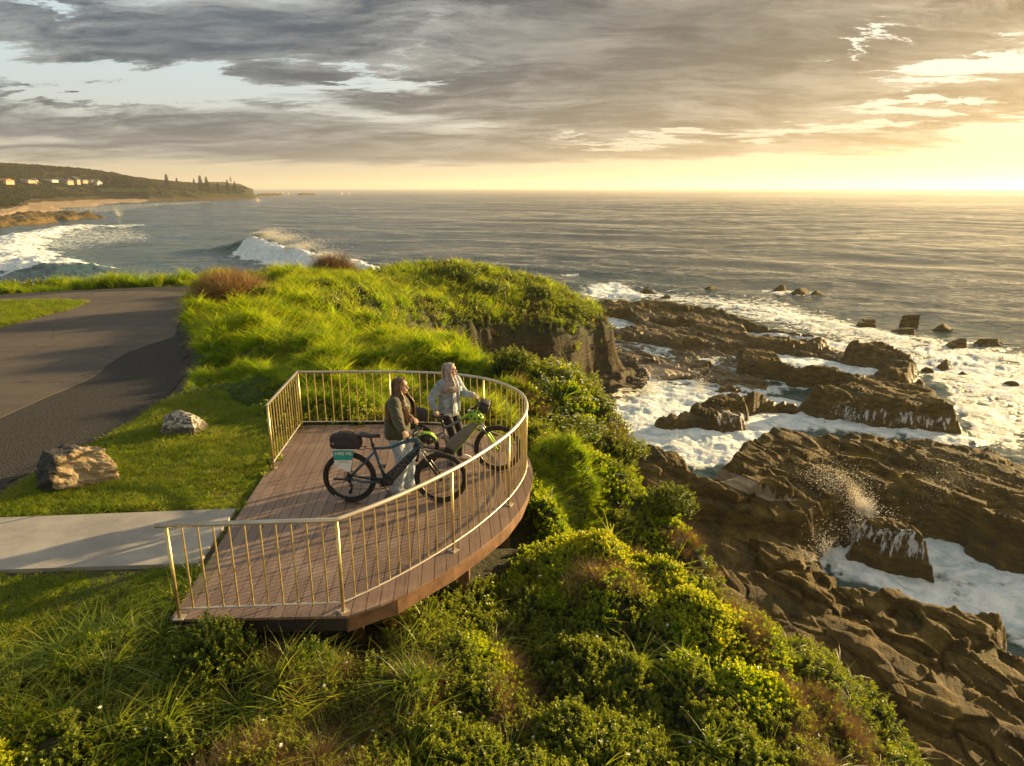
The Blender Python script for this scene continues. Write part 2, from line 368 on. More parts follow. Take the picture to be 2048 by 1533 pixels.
def ground_z(x, y, full=False):
    x = np.asarray(x, float); y = np.asarray(y, float)
    z = tps(x, y); fl = flatmask(x, y); lawn, gr = veg_kind(x, y); sd_ = sdist(HEAD, x, y)
    scrub = np.clip(1 - lawn - gr, 0, 1) * (1 - fl)
    w1, w2 = worley(x + fbm(x, y, .8, 2, 4) * .4, y, 1.15, 9); dome = np.clip(1 - (w1 * 1.35) ** 2, 0, 1)
    w3, _ = worley(x, y, 2.6, 19); d3 = np.clip(1 - (w3 * 1.4) ** 2, 0, 1)
    near = sdist(DECKP, x, y); under = sst(near, .05, .7)
    amp = np.where(y > 20, 1.15, 1.0)
    z = z + scrub * under * amp * ((dome - .45) * .40 + (d3 - .45) * .13 + fbm(x, y, .5, 3, 2) * .18)
    z = z + gr * under * (1 - fl) * (fbm(x, y * 1.5, .55, 4, 6) * .62 + (np.clip(1 - (worley(x + fbm(x, y, .7, 2, 5) * .6, y * 1.5, .55, 29)[0] * 1.3) ** 2, 0, 1) - .4) * .34 + fbm(x, y, 2.0, 3, 7) * .12)
    z = z + lawn * fbm(x, y, .4, 3, 8) * .05 * (1 - fl)
    z = z * (1 - fl) + fl * (-.02)
    inside_lip = sst(sd_, -1.3, .1)
    z = z - inside_lip ** 2 * .35 * np.where(y > 16.5, 1, .5)
    t = sst(sd_ + rim_noise(x, y) * np.where(y > 17, 1, .45), .0, np.where(y > 17, 2.9, 1.7)); t = np.where(y > 17, .45 * t + .55 * sst(t, .15, .75), t)
    base = SEA - .6 + np.where(y > 20, 1.1, 1.4)
    # ledges down the cliff
    lev = z + (base - z) * t
    st = .55; q = (lev + fbm(x, y, .25, 3, 40) * .8) / st; fr = q - np.floor(q)
    led = (np.floor(q) + sst(fr, .25, .75)) * st - fbm(x, y, .25, 3, 40) * .8
    mixl = sst(t, .12, .35) * .75
    lev = lev * (1 - mixl) + led * mixl + (fbm(x, y, 1.1, 5, 55, .6) * .40 + fbm(x, y, .45, 3, 56) * .5 * (y > 17)) * sst(t, .08, .4)
    z = np.where(t > 0, lev, z)
    if full: return z, sd_, t, lawn, gr, fl
    return z
NR, NA = 620, 980
X, Y = polar_grid(R(-62), R(64), NA, 2.6, 62, NR, power=1.45)
Z, SD, T, LW, GR, FL = ground_z(X, Y, True)
keep = SD < 3.6
V = np.stack([X, Y, Z], -1).reshape(-1, 3); F = grid_faces(NR, NA, keep)
V, F, AT = compact(V, F, dict(cliff=T, lawn=LW, grass=GR, flat=FL))
me = mesh_np('ground', V, F, AT)
m_ground, q, b = mat('ground_soil')
pos = q.geo(); cl = q.attr('cliff'); lw = q.attr('lawn'); gr_ = q.attr('grass')
n1 = q.noise(pos, 1.4, 6, .6); n2 = q.noise(pos, 14, 6, .65); n3 = q.noise(q.scale3(pos, 1, 1, 5), 1.2, 8, .65)
soil = q.mix(q.ss(n2, .3, .7), (.020, .026, .008), (.060, .058, .018))
lawnc = q.mix(q.ss(n2, .3, .72), (.035, .055, .008), (.085, .105, .016))
lawnc = q.mix(q.mul(q.ss(n1, .55, .68), .6), lawnc, (.15, .11, .045))
grassc = q.mix(q.ss(n2, .3, .7), (.03, .06, .006), (.08, .12, .012))
rock = q.ramp(n3, [(.25, (.022, .014, .006)), (.45, (.055, .036, .014)), (.6, (.095, .064, .026)), (.78, (.16, .115, .055))])
rock = q.mix(q.mul(q.ss(n1, .5, .62), .55), rock, (.045, .055, .015))
c = q.mix(lw, soil, lawnc); c = q.mix(gr_, c, grassc)
c = q.mix(q.ss(q.add(cl, q.mul(q.sub(n1, .5), .6)), .08, .32), c, rock)
c = q.mix(q.ss(q.attr('flat'), .6, .98), c, q.mix(n2, (.10, .085, .055), (.05, .05, .03)))
q.put(b.inputs['Base Color'], c); b.inputs['Roughness'].default_value = .9
hn = q.add(q.mul(n3, 1.2), q.mul(q.noise(pos, 5, 7, .7), .8)); q.put(b.inputs['Normal'], q.bump(hn, 1.0, .16))
ground = link('ground', me, m_ground, smooth=True, kind='structure')

# ---- flat sheets on the land
def sheet(name, P_, z, m_, rough_=.06, seed=1, thick=.05, extra=None):
    pts = []
    n = len(P_)
    for i in range(n):
        a = np.array(P_[i]); b_ = np.array(P_[(i + 1) % n]); L = np.linalg.norm(b_ - a); k = max(1, int(L / .25)) if rough_ else 1
        for j in range(k): pts.append(a + (b_ - a) * j / k)
    pts = np.array(pts)
    if rough_: pts = pts + np.stack([fbm(pts[:, 0], pts[:, 1], 1.6, 4, seed), fbm(pts[:, 0], pts[:, 1], 1.6, 4, seed + 9)], -1) * rough_ * 2
    bm = bmesh.new(); vs = [bm.verts.new((p[0], p[1], z)) for p in pts]; f = bm.faces.new(vs)
    if f.normal.z < 0: f.normal_flip()
    if thick:
        r_ = bmesh.ops.extrude_face_region(bm, geom=[f]); vv = [e for e in r_['geom'] if isinstance(e, bmesh.types.BMVert)]
        for v_ in vv: v_.co.z = z
        for v_ in vs: v_.co.z = z - thick
    bmesh.ops.triangulate(bm, faces=[f_ for f_ in bm.faces if len(f_.verts) > 4]); bmesh.ops.recalc_face_normals(bm, faces=bm.faces)
    me_ = bpy.data.meshes.new(name); bm.to_mesh(me_); bm.free(); return link(name, me_, m_, kind='structure')
m_as, q, b = mat('asphalt'); pos = q.geo()
n = q.noise(pos, 60, 4, .7); n_ = q.noise(q.scale3(pos, .25, .8, 1), 1.0, 5, .6)
ck = q.ss(q.vor(q.v('ADD', pos, q.v('SCALE', q.noise(pos, .9, 5, col=True), (1, 1, 1))), .23, 'DISTANCE_TO_EDGE'), .0, .006); trk = q.noise(q.scale3(pos, 2.2, .12, 1), 1.3, 4, .6, .8)
ac = q.mix(q.ss(n_, .35, .65), q.mix(n, (.045, .036, .031), (.10, .080, .064)), q.mix(n, (.065, .052, .042), (.14, .108, .082))); ac = q.mix(q.mul(q.ss(trk, .5, .7), .5), ac, (.045, .036, .032)); ac = q.mix(ck, (.02, .018, .016), ac)
q.put(b.inputs['Base Color'], ac)
b.inputs['Roughness'].default_value = .85; q.put(b.inputs['Normal'], q.bump(n, .5, .01))
m_gv, q, b = mat('gravel'); pos = q.geo(); n = q.vor(pos, 48, 'F1', 1); n_ = q.noise(pos, 45, 6, .7); n1 = q.noise(pos, .8, 5, .6)
gc = q.mix(q.sep(n)[0], (.008, .008, .009), (.040, .036, .036)); gc = q.mix(q.ss(n_, .60, .70), gc, (.19, .17, .15))
q.put(b.inputs['Base Color'], q.mix(q.mul(q.ss(n1, .6, .75), .3), gc, (.10, .075, .045))); b.inputs['Roughness'].default_value = .95
q.put(b.inputs['Normal'], q.bump(q.vor(pos, 48), 1.0, .012))
m_cn, q, b = mat('concrete'); pos = q.geo(); n = q.noise(pos, 1.1, 8, .72); n_ = q.noise(pos, 40, 4, .7)
q.put(b.inputs['Base Color'], q.mix(q.ss(n, .3, .7), (.25, .235, .22), (.39, .36, .33))); b.inputs['Roughness'].default_value = .85
q.put(b.inputs['Normal'], q.bump(q.add(n_, n), .25, .01))
sheet('gravel_shoulder', GRAVEL, .004, m_gv, .12, 5)
sheet('gravel_verge', VERGE, .006, m_gv, .12, 8)
def road_minus():
    return sheet('road', ROAD, .012, m_as, .05, 3)
road_minus()
m_isl, q, b = mat('verge_turf'); pos = q.geo(); n = q.noise(pos, 8, 6, .65)
q.put(b.inputs['Base Color'], q.mix(q.ss(n, .35, .65), (.05, .075, .012), (.15, .15, .03))); b.inputs['Roughness'].default_value = .9
q.put(b.inputs['Normal'], q.bump(n, 1, .08))
sheet('turf_island', ISLE, .022, m_isl, .1, 4)
sheet('concrete_path', PATH, .03, m_cn, 0, 1, .12)

# ================================================================== SETTING: rock platform
m_rock, q, b = mat('shore_rock'); pos = q.geo(); nrm = q.sep(q.geo('Normal'))
rp = q.n.new('ShaderNodeMapping'); q.l.new(pos, rp.inputs[0]); rp.inputs['Rotation'].default_value = (0, 0, R(-67)); ns = q.noise(q.scale3(rp.outputs[0], .35, 1.6, 5), 1.2, 10, .70, .35); nb = q.noise(pos, .45, 6, .6); nf = q.noise(pos, 7, 7, .7)
c = q.ramp(ns, [(.3, (.026, .016, .003)), (.44, (.078, .048, .007)), (.56, (.14, .090, .013)), (.74, (.25, .17, .035))])
c = q.mix(q.mul(q.ss(nb, .52, .66), .6), c, (.035, .036, .008))
c = q.mix(q.mul(q.ss(nf, .6, .75), .4), c, (.085, .060, .022))
sandm = q.attr('sand'); c = q.mix(q.mul(q.ss(q.add(sandm, q.mul(q.sub(nf, .5), .4)), .4, .6), .9), c, (.42, .32, .20))
wet = q.attr('wet'); fo = q.attr('runoff')
c = q.mix(q.ss(q.add(fo, q.mul(q.sub(q.noise(q.scale3(pos, 4, 4, .5), 1.6, 5, .7), .5), 1.7)), .60, .74), c, (.75, .75, .75))
q.put(b.inputs['Base Color'], c)
q.put(b.inputs['Roughness'], q.m('SUBTRACT', .82, q.mul(wet, .50), clamp=True)); b.inputs['Specular IOR Level'].default_value = .32
q.put(b.inputs['Normal'], q.bump(q.add(q.mul(ns, 1.3), q.mul(nf, .35)), 1.0, .16))
ROCKS = [ # (pixels, top z, edge width, tilt x, tilt y)
 ([(1172, 606), (1250, 603), (1380, 611), (1460, 628), (1540, 648), (1620, 655), (1690, 672), (1640, 690), (1500, 684), (1350, 682), (1180, 650)], -6.9, 1.6),
 ([(1150, 650), (1400, 676), (1540, 690), (1700, 700), (1760, 735), (1600, 745), (1540, 775), (1480, 785), (1380, 778), (1240, 785), (1150, 790)], -7.60, 2.0),
 ([(1480, 686), (1570, 702), (1690, 716), (1790, 742), (1800, 764), (1740, 762), (1650, 742), (1560, 724), (1480, 715)], -6.55, .9),
 ([(1690, 690), (1770, 688), (1825, 712), (1832, 742), (1790, 745), (1700, 715)], -6.5, .8),
 ([(1370, 788), (1470, 778), (1560, 775), (1700, 766), (1850, 756), (1880, 778), (1906, 808), (1908, 830), (1850, 826), (1760, 814), (1665, 800), (1560, 800), (1450, 800)], -6.35, 1.1),
 ([(1305, 828), (1380, 812), (1450, 812), (1488, 826), (1490, 838), (1420, 836), (1330, 836)], -6.9, .8),
 ([(1280, 880), (1340, 900), (1400, 948), (1500, 950), (1440, 915), (1430, 905), (1520, 868), (1545, 856), (1640, 862), (1750, 872), (1850, 876), (1900, 888), (1960, 885), (2000, 905), (2200, 925), (2400, 1130), (2200, 1075), (2048, 1045), (1930, 1000), (1830, 965), (1745, 960), (1690, 990), (1640, 1030), (1560, 1030), (1470, 1012), (1400, 1000), (1300, 970), (1250, 930)], -6.1, 1.0),
 ([(1300, 1125), (1490, 1130), (1600, 1134), (1690, 1145), (1700, 1163), (1780, 1172), (1842, 1214), (1920, 1216), (2034, 1232), (2050, 1300), (2300, 1420), (2300, 1800), (1300, 1800)], -6.5, .55),
 ([(1700, 1052), (1760, 1035), (1815, 1042), (1850, 1085), (1845, 1115), (1770, 1095), (1710, 1080)], -6.5, .8),
 ([(1250, 1010), (1400, 1020), (1560, 1045), (1625, 1065), (1655, 1120), (1690, 1155), (1250, 1160)], -6.9, .7),
 ([(1150, 590), (1190, 600), (1200, 700), (1215, 770), (1150, 800)], -6.8, 1.2),
]
def wcell(x, y, seed):
    ix = np.floor(x); iy = np.floor(y); best = np.full(x.shape, 9.); sec = np.full(x.shape, 9.); val = np.zeros(x.shape); gx = np.zeros(x.shape)
    for dx_ in (-1, 0, 1):
        for dy_ in (-1, 0, 1):
            cx, cy = ix + dx_, iy + dy_; q_ = (cx + .1 + .8 * _h(cx, cy, seed) - x) ** 2 + (cy + .1 + .8 * _h(cx, cy, seed + 5) - y) ** 2
            m_ = q_ < best; sec = np.where(m_, best, np.minimum(sec, q_)); v_ = _h(cx, cy, seed + 11) - .5; t_ = (_h(cx, cy, seed + 17) - .5) * (x - cx - .5) + (_h(cx, cy, seed + 19) - .5) * (y - cy - .5)
            val = np.where(m_, v_ + t_ * .9, val); best = np.where(m_, q_, best)
    return val, np.sqrt(sec) - np.sqrt(best)
CARVE = [(poly(pp, SEA), 0) for pp in [[(1540, 712), (1620, 722), (1760, 750), (1800, 768), (1700, 774), (1600, 764), (1550, 742)], [(1490, 668), (1600, 676), (1740, 698), (1710, 708), (1600, 700), (1500, 692)], [(1175, 640), (1250, 640), (1285, 668), (1200, 672)],
    [(1200, 790), (1290, 762), (1400, 757), (1450, 775), (1380, 802), (1300, 818), (1200, 835)], [(1495, 838), (1600, 822), (1680, 842), (1780, 866), (1920, 872), (1920, 892), (1750, 880), (1560, 862), (1500, 890)], [(1300, 655), (1380, 662), (1400, 672), (1320, 668)], [(1650, 1110), (1680, 1080), (1700, 1135), (1780, 1160), (1880, 1165), (1900, 1120), (2060, 1190), (2060, 1250), (1860, 1200), (1760, 1175), (1690, 1150)]]]
def rock_z(x, y, full=False):
    z = np.full(np.shape(x), SEA - 1.6); wx = x + fbm(x, y, .35, 4, 61) * .55; wy = y + fbm(x, y, .35, 4, 62) * .55
    wx = wx + fbm(x, y, 1.6, 3, 65) * .22; wy = wy + fbm(x, y, 1.6, 3, 66) * .22
    for i, (pp, zt, w_) in enumerate(ROCKS):
        P_ = poly(pp, zt); s_ = sdist(P_, wx, wy); t_ = 1 - sst(s_, -w_ * .35, w_)
        tilt = (.05 * fbm(x * 0 + x, y, .12, 2, 90 + i) * 8)
        top = zt + tilt * .6 + fbm((.92 * x + .39 * y) * .35, (.39 * x - .92 * y) * .10, 1., 4, 70 + i) * .16
        z = np.maximum(z, SEA - 1.6 + (top - (SEA - 1.6)) * t_)
    # bedding steps, dipping towards the sea
    pn = .92 * x + .39 * y; ps = .39 * x - .92 * y; dip = .085 * pn + .02 * ps + fbm(pn * .20, ps * .05, 1., 5, 33) * .26
    st = .17; q_ = (z + dip) / st; fr = q_ - np.floor(q_); zz = (np.floor(q_) + sst(fr, .55, .82)) * st - dip
    z = z * .45 + zz * .55 + fbm(x, y, 2.6, 4, 34) * .025
    pn = .92 * x + .39 * y; ps = .39 * x - .92 * y
    q1 = pn * .40 + fbm(x, y, .14, 5, 44, .6) * .9; f1 = q1 - np.floor(q1); z = z + (f1 * .20 - .10 - .20 * sst(f1, .88, .97)) * (z > SEA - .6)
    q2 = pn * 1.3 + fbm(x, y, .35, 4, 46) * 1.6; f2 = q2 - np.floor(q2); z = z + (f2 * .10 - .10 * sst(f2, .84, .97))
    wp = fbm(x, y, .5, 3, 120) * .5; c1, e1 = wcell(pn * .55 + wp, ps * .22 + wp, 121); c2, e2 = wcell(pn * 1.7 + wp * 1.5, ps * .7 - wp, 131); up_ = sst(z, SEA - .5, SEA + .2)
    z = z + up_ * (c1 * .34 + c2 * .13 - .10 * (1 - sst(e1, .0, .05)) - .04 * (1 - sst(e2, .0, .06)))
    cr = np.abs(fbm(ps * .9, pn * .35, .55, 4, 47)); cr2 = np.abs(fbm(ps * .22, pn * .9, .5, 4, 48)); z = z - .10 * (1 - sst(cr2, .0, .03)) * (z > SEA - .2)
    for cp_, dz0 in CARVE: cs = sdist(cp_, wx, wy); z = z + (np.minimum(z, SEA - .55) - z) * (1 - sst(cs, -.2, .45))
    return z
NR, NA = 760, 900
X, Y = polar_grid(R(-8), R(66), NA, 8.5, 115, NR)
Z = rock_z(X, Y)
U_, V_ = to_px(X, Y, Z)
foamfall = np.zeros(X.shape)
for pp, a in [([(1660, 806), (1760, 818), (1905, 828), (1900, 862), (1780, 856), (1665, 840)], .60), ([(1430, 818), (1500, 822), (1505, 868), (1430, 850)], .60), ([(1690, 1040), (1840, 1060), (1880, 1140), (1700, 1100)], .62),
              ([(1500, 795), (1600, 800), (1600, 820), (1500, 815)], .4), ([(1880, 690), (1990, 700), (1990, 720), (1850, 710)], .5)]:
    foamfall = np.maximum(foamfall, a * (1 - sst(sdist(np.array(pp, float), U_, V_), -8, 14)))
sand = np.zeros(X.shape)
for pp in [[(1415, 930), (1470, 950), (1560, 985), (1592, 1000), (1540, 1000), (1470, 975), (1430, 955)], [(1230, 735), (1330, 728), (1400, 745), (1330, 758), (1250, 760), (1200, 790)], [(1205, 770), (1260, 760), (1300, 768), (1240, 790)]]:
    sand = np.maximum(sand, 1 - sst(sdist(np.array(pp, float), U_, V_), -6, 10))
wet = np.clip(1 - sst(Z, SEA + .3, SEA + 1.3) + sand, 0, 1)
keep = Z > SEA - .8
V = np.stack([X, Y, Z], -1).reshape(-1, 3); F = grid_faces(NR, NA, keep)
V, F, AT = compact(V, F, dict(sand=sand, wet=wet, runoff=foamfall))
link('rock_platform', mesh_np('rock_platform', V, F, AT), m_rock, smooth=True, kind='structure')

# ================================================================== SETTING: sea
def pxpoly(pp, soft): return lambda u, v: 1 - sst(sdist(np.array(pp, float), u, v), -soft, soft)
NR, NA = 1150, 1150
X, Y = polar_grid(R(-60), R(66), NA, 11, 9000, NR)
RR = np.hypot(X, Y)
U_, V_ = to_px(X, Y, np.full(X.shape, SEA))
Z = np.full(X.shape, SEA)
def swell(ang, lam, amp, seed):
    a = R(ang); s_ = X * math.sin(a) + Y * math.cos(a); w = fbm(X, Y, .35 / lam, 3, seed)
    ph = s_ / lam * 2 * pi + w * 9; env = .55 + .45 * fbm(X, Y, .12 / lam, 2, seed + 3) * 1.6
    fade = 1 - sst(RR, lam * 55, lam * 120); c_ = np.cos(ph); return amp * env * fade * (c_ * .7 + .3 * (1 - np.abs(c_)) )
for a_ in [(28, 46, .60, 1), (14, 21, .24, 2), (44, 11, .15, 3), (-14, 6.5, .055, 4), (33, 4.2, .04, 5), (10, 2.6, .022, 6)]: Z = Z + swell(*a_)
Z = Z + fbm(X, Y, .9, 3, 15) * .05 * (RR < 120)
foam = np.zeros(X.shape)
w1x = [at(u, v, SEA)[:2] for u, v in [(300, 508), (420, 504), (500, 508), (560, 522), (640, 541), (740, 563), (860, 585)]]
dd, par, sdn = pathdist(w1x, X, Y)
ampl = np.interp(par, [0, 1, 1.7, 2.1, 3, 4, 5, 6], [.1, .6, 2.1, 3.0, 2.6, 2.3, 2.0, 1.2])
wd = np.where(sdn > 0, 2.4, 6.0); n_ = fbm(X, Y, .45, 4, 91)
broke = sst(par, 1.85, 2.1)
Z = Z + ampl * np.exp(-(dd / wd) ** 2) * (1 + n_ * .16 * broke) + broke * fbm(X, Y, .9, 5, 92, .65) * .55 * np.exp(-(dd / 7) ** 2)
foam = np.maximum(foam, broke * (1 - sst(dd + n_ * 1.8, np.where(sdn > 0, 3.2, .6), np.where(sdn > 0, 6, 1.8))))
w2x = [at(u, v, SEA)[:2] for u, v in [(250, 452), (185, 455), (100, 466), (30, 484), (12, 505), (30, 528), (80, 542), (120, 548), (150, 556)]]
dd, par, sdn = pathdist(w2x, X, Y)
ampl = np.interp(par, [0, 1, 3, 5, 6, 7, 8], [.3, .8, 1.2, 1.5, 1.9, 1.9, .4]); n_ = fbm(X, Y, .35, 4, 95)
wd = np.where(sdn > 0, 6., 6.)
Z = Z + ampl * np.exp(-(dd / wd) ** 2) * (1 + n_ * .35) + fbm(X, Y, .8, 4, 96) * .35 * np.exp(-(dd / 8) ** 2)
foam = np.maximum(foam, (1 - sst(par, 6.9, 7.4)) * (1 - sst(dd + n_ * 4, 4.5, 10)) * (.7 + .3 * sst(par, 1, 2.5)))
F_ = [([(150, 452), (260, 450), (330, 470), (300, 490), (200, 500), (120, 510), (60, 500), (80, 470)], 20, .62),
      ([(90, 420), (190, 408), (330, 402), (420, 400), (440, 408), (330, 416), (200, 430), (110, 440)], 7, .55), ([(330, 398), (520, 388), (560, 392), (430, 404)], 4, .45),
      ([(1150, 800), (1300, 770), (1400, 762), (1560, 790), (1700, 820), (1800, 855), (1900, 862), (2000, 890), (1950, 900), (1750, 880), (1560, 865), (1530, 905), (1440, 945), (1340, 950), (1240, 910), (1160, 850)], 14, .93),
      ([(1150, 560), (1260, 566), (1400, 580), (1560, 592), (1720, 640), (1850, 670), (2060, 700), (2200, 760), (2200, 940), (1950, 900), (1880, 780), (1700, 700), (1500, 650), (1350, 622), (1150, 610)], 26, .70),
      ([(1170, 570), (1230, 562), (1290, 585), (1290, 605), (1180, 600)], 8, .9), ([(1400, 600), (1560, 610), (1680, 640), (1640, 655), (1500, 640)], 10, .75),
      ([(1180, 640), (1250, 640), (1270, 670), (1200, 670)], 8, .85), ([(1540, 700), (1780, 740), (1800, 775), (1700, 775), (1560, 760)], 8, .95),
      ([(1500, 660), (1720, 690), (1700, 700), (1500, 690)], 6, .8),
      ([(1640, 1080), (1700, 1030), (1820, 1040), (1950, 1095), (2200, 1180), (2200, 1400), (2000, 1290), (1840, 1230), (1760, 1185), (1680, 1170)], 14, .90),
      ([(1840, 690), (2000, 720), (1990, 770), (1860, 760)], 14, .8), ([(760, 570), (1000, 560), (1170, 560), (1170, 590), (900, 600)], 14, .35),
      ([(1520, 575), (1640, 580), (1640, 595), (1520, 592)], 8, .7), ([(550, 388), (575, 388), (575, 392), (550, 392)], 3, .7), ([(1120, 545), (1160, 545), (1160, 552), (1120, 552)], 4, .7)]
for pp, soft, a in F_: foam = np.maximum(foam, a * pxpoly(pp, soft)(U_, V_))
rz = np.full(X.shape, -20.); nr_ = (RR < 105) & (X > -2); rz[nr_] = rock_z(X[nr_], Y[nr_])
near_rock = sst(rz, SEA - 1.3, SEA - .5) * (RR < 110) * (X > 3)
foam = np.maximum(foam, near_rock * .72)
turb = sst(foam, .5, .9) * (RR < 90)
Z = Z + turb * (fbm(X, Y, .55, 5, 101, .55) * .26 + .12 + .06 * fbm(X, Y, 3.1, 3, 102))
shal = pxpoly([(1150, 560), (2200, 700), (2200, 1400), (1600, 1200), (1200, 800)], 60)(U_, V_)
shal = np.maximum(shal, pxpoly([(-200, 430), (300, 440), (560, 480), (620, 560), (300, 570), (-200, 600)], 40)(U_, V_))
V = np.stack([X, Y, Z], -1).reshape(-1, 3)
m_sea, q, b = mat('sea_water'); pos = q.geo(); fo = q.attr('foam'); sh = q.attr('shallow')
wpos = q.v('ADD', pos, q.v('SCALE', q.noise(pos, .5, 3, col=True), (1, 1, 1)))
fn = q.noise(wpos, .8, 9, .68, .6); lace = q.vor(q.v('ADD', pos, q.v('SCALE', q.noise(pos, 1.2, 4, col=True), (1, 1, 1))), 1.3, 'DISTANCE_TO_EDGE')
lace2 = q.m('SUBTRACT', 1.0, q.ss(lace, .0, .22))
fm = q.ss(q.add(fo, q.add(q.mul(q.sub(fn, .5), 1.35), q.mul(lace2, .12))), .58, .84)
water = q.mix(sh, (.022, .048, .052), (.030, .075, .070))
q.put(b.inputs['Base Color'], q.mix(fm, water, q.mix(q.ss(q.noise(wpos, 1.1, 8, .68, .8), .34, .60), (.52, .64, .66), (.95, .96, .96))))
q.put(b.inputs['Roughness'], q.add(.11, q.mul(fm, .6))); b.inputs['IOR'].default_value = 1.33; b.inputs['Specular IOR Level'].default_value = .5
cp = q.scale3(pos, .75, 1, 1)
wv = q.add(q.mul(q.noise(cp, .10, 4, .6, .3), 6.5), q.add(q.mul(q.noise(cp, .45, 5, .6, .3), 1.6), q.mul(q.noise(cp, 2.2, 5, .65, .2), .34)))
q.put(b.inputs['Normal'], q.bump(q.add(wv, q.mul(q.mul(fm, fn), 1.0)), .72, .5))
link('sea', mesh_np('sea', V, grid_faces(NR, NA), dict(foam=foam, shallow=shal)), m_sea, smooth=True, kind='structure')
# ================================================================== VEGETATION
PROTO = bpy.data.collections.new('prototypes')       # not linked to the scene: only instanced by the stuff objects
def leafmat(name, cols, trans=.45, rough=.45, tcol=None, tip=None):
    m_, q, b = mat(name); r_ = q.rnd(); n = q.noise(q.geo(), 1.3, 4, .6); n2 = q.noise(q.geo(), 9, 3, .6)
    f = q.m('ADD', q.mul(r_, .55), q.add(q.mul(q.ss(n, .35, .65), .3), q.mul(n2, .2)), clamp=True)
    col = q.ramp(f, [(i / (len(cols) - 1), c_) for i, c_ in enumerate(cols)])
    if tip is not None:
        col = q.mix(q.mul(q.ss(q.attr('tip'), .55, 1.0), tip[1]), col, tip[0])
    q.put(b.inputs['Base Color'], col); b.inputs['Roughness'].default_value = rough; b.inputs['Specular IOR Level'].default_value = .3
    t = q.n.new('ShaderNodeBsdfTranslucent'); q.put(t.inputs[0], q.mix(1.0, col, tcol or (2.4, 2.15, .5), 'MULTIPLY'))
    mx = q.n.new('ShaderNodeMixShader'); mx.inputs[0].default_value = trans
    out = next(n_ for n_ in q.n if n_.type == 'OUTPUT_MATERIAL')
    q.l.new(b.outputs[0], mx.inputs[1]); q.l.new(t.outputs[0], mx.inputs[2]); q.l.new(mx.outputs[0], out.inputs[0]); return m_
M_GRASS = leafmat('long_grass', [(.05, .12, .004), (.12, .22, .006), (.20, .30, .010), (.33, .33, .05)], .5, tip=((.42, .40, .03), .6))
M_LAWN = leafmat('lawn_grass', [(.085, .13, .008), (.14, .20, .010), (.20, .26, .015), (.30, .26, .08)], .45)
M_SCRUB = leafmat('scrub_leaf', [(.026, .055, .010), (.045, .085, .012), (.075, .125, .018), (.14, .18, .03)], .32, .42, tip=((.28, .32, .05), .6))
M_LUSH = leafmat('lush_leaf', [(.05, .11, .006), (.09, .18, .008), (.15, .25, .010), (.26, .32, .02)], .42, .4, tip=((.36, .38, .03), .55))
M_YEL = leafmat('yellow_leaf', [(.06, .13, .008), (.12, .20, .01), (.22, .29, .015), (.32, .32, .03)], .42, .45, tip=((.44, .44, .04), .55))
M_STRAP = leafmat('strap_leaf', [(.05, .10, .010), (.09, .16, .014), (.15, .22, .02), (.26, .27, .05)], .42, .4, tip=((.40, .38, .08), .6))
M_DRY = leafmat('dry_stem', [(.08, .06, .035), (.18, .12, .06), (.28, .18, .08), (.36, .26, .12)], .25, .7, (1.3, 1.1, .6))
M_TWIG = simple('twig', (.06, .045, .03), .85)
M_FLOW = simple('white_petal', (.75, .74, .70), .7, var=.04)
def blade_np(n, h, hv, spread, w, bend, rg, seg=3, lean=.5, base_r=.04):
    """n arched blades -> V,F,tip"""
    a = rg.uniform(0, 2 * pi, n); H_ = h * (1 + hv * rg.uniform(-1, 1, n)); ln = rg.uniform(.1, lean, n); bd = bend * rg.uniform(.4, 1.3, n)
    br = base_r * np.sqrt(rg.uniform(0, 1, n)); ba = rg.uniform(0, 2 * pi, n); tw = rg.uniform(0, pi, n)
    t = np.linspace(0, 1, seg + 1)[None]; out = ln[:, None] * t + bd[:, None] * t ** 2.2; L = H_[:, None]
    hx = L * (t - .42 * bd[:, None] * t ** 2.5); rad = L * out * spread
    px_ = br[:, None] * np.cos(ba)[:, None] + rad * np.cos(a)[:, None]; py_ = br[:, None] * np.sin(ba)[:, None] + rad * np.sin(a)[:, None]
    wd_ = w * (1 - t ** 1.6 * .92); wx = -np.sin(a + tw * .3)[:, None] * wd_; wy = np.cos(a + tw * .3)[:, None] * wd_
    A = np.stack([px_ - wx / 2, py_ - wy / 2, hx], -1); B = np.stack([px_ + wx / 2, py_ + wy / 2, hx], -1)
    V = np.stack([A, B], 2).reshape(n, -1, 3); k = (seg + 1) * 2
    f = np.array([[2 * i, 2 * i + 1, 2 * i + 3, 2 * i + 2] for i in range(seg)])
    F = (np.arange(n)[:, None, None] * k + f[None]).reshape(-1, 4); tip = np.repeat(np.broadcast_to(t, (n, seg + 1)), 2, axis=1).ravel()
    return V.reshape(-1, 3), F, tip
def leaves_np(C_, D_, ln, wd, rg, cup=.25):
    """leaf quads (two per leaf, folded) at points C_ pointing along D_"""
    n = len(C_); D_ = D_ / np.linalg.norm(D_, axis=1, keepdims=True)
    r_ = rg.normal(size=(n, 3)); S = np.cross(D_, r_); S /= np.linalg.norm(S, axis=1, keepdims=True) + 1e-9; N_ = np.cross(S, D_)
    ln = (ln * rg.uniform(.7, 1.3, n))[:, None]; wd = wd * np.ones((n, 1))
    base = C_; mid = C_ + D_ * ln * .55; tip = C_ + D_ * ln - N_ * ln * cup * .4
    l = mid + S * wd * .5 + N_ * wd * cup; r = mid - S * wd * .5 + N_ * wd * cup
    V = np.stack([base, l, tip, r], 1).reshape(-1, 3); F = np.arange(n)[:, None] * 4 + np.array([[0, 3, 2, 1]])
    return V, F
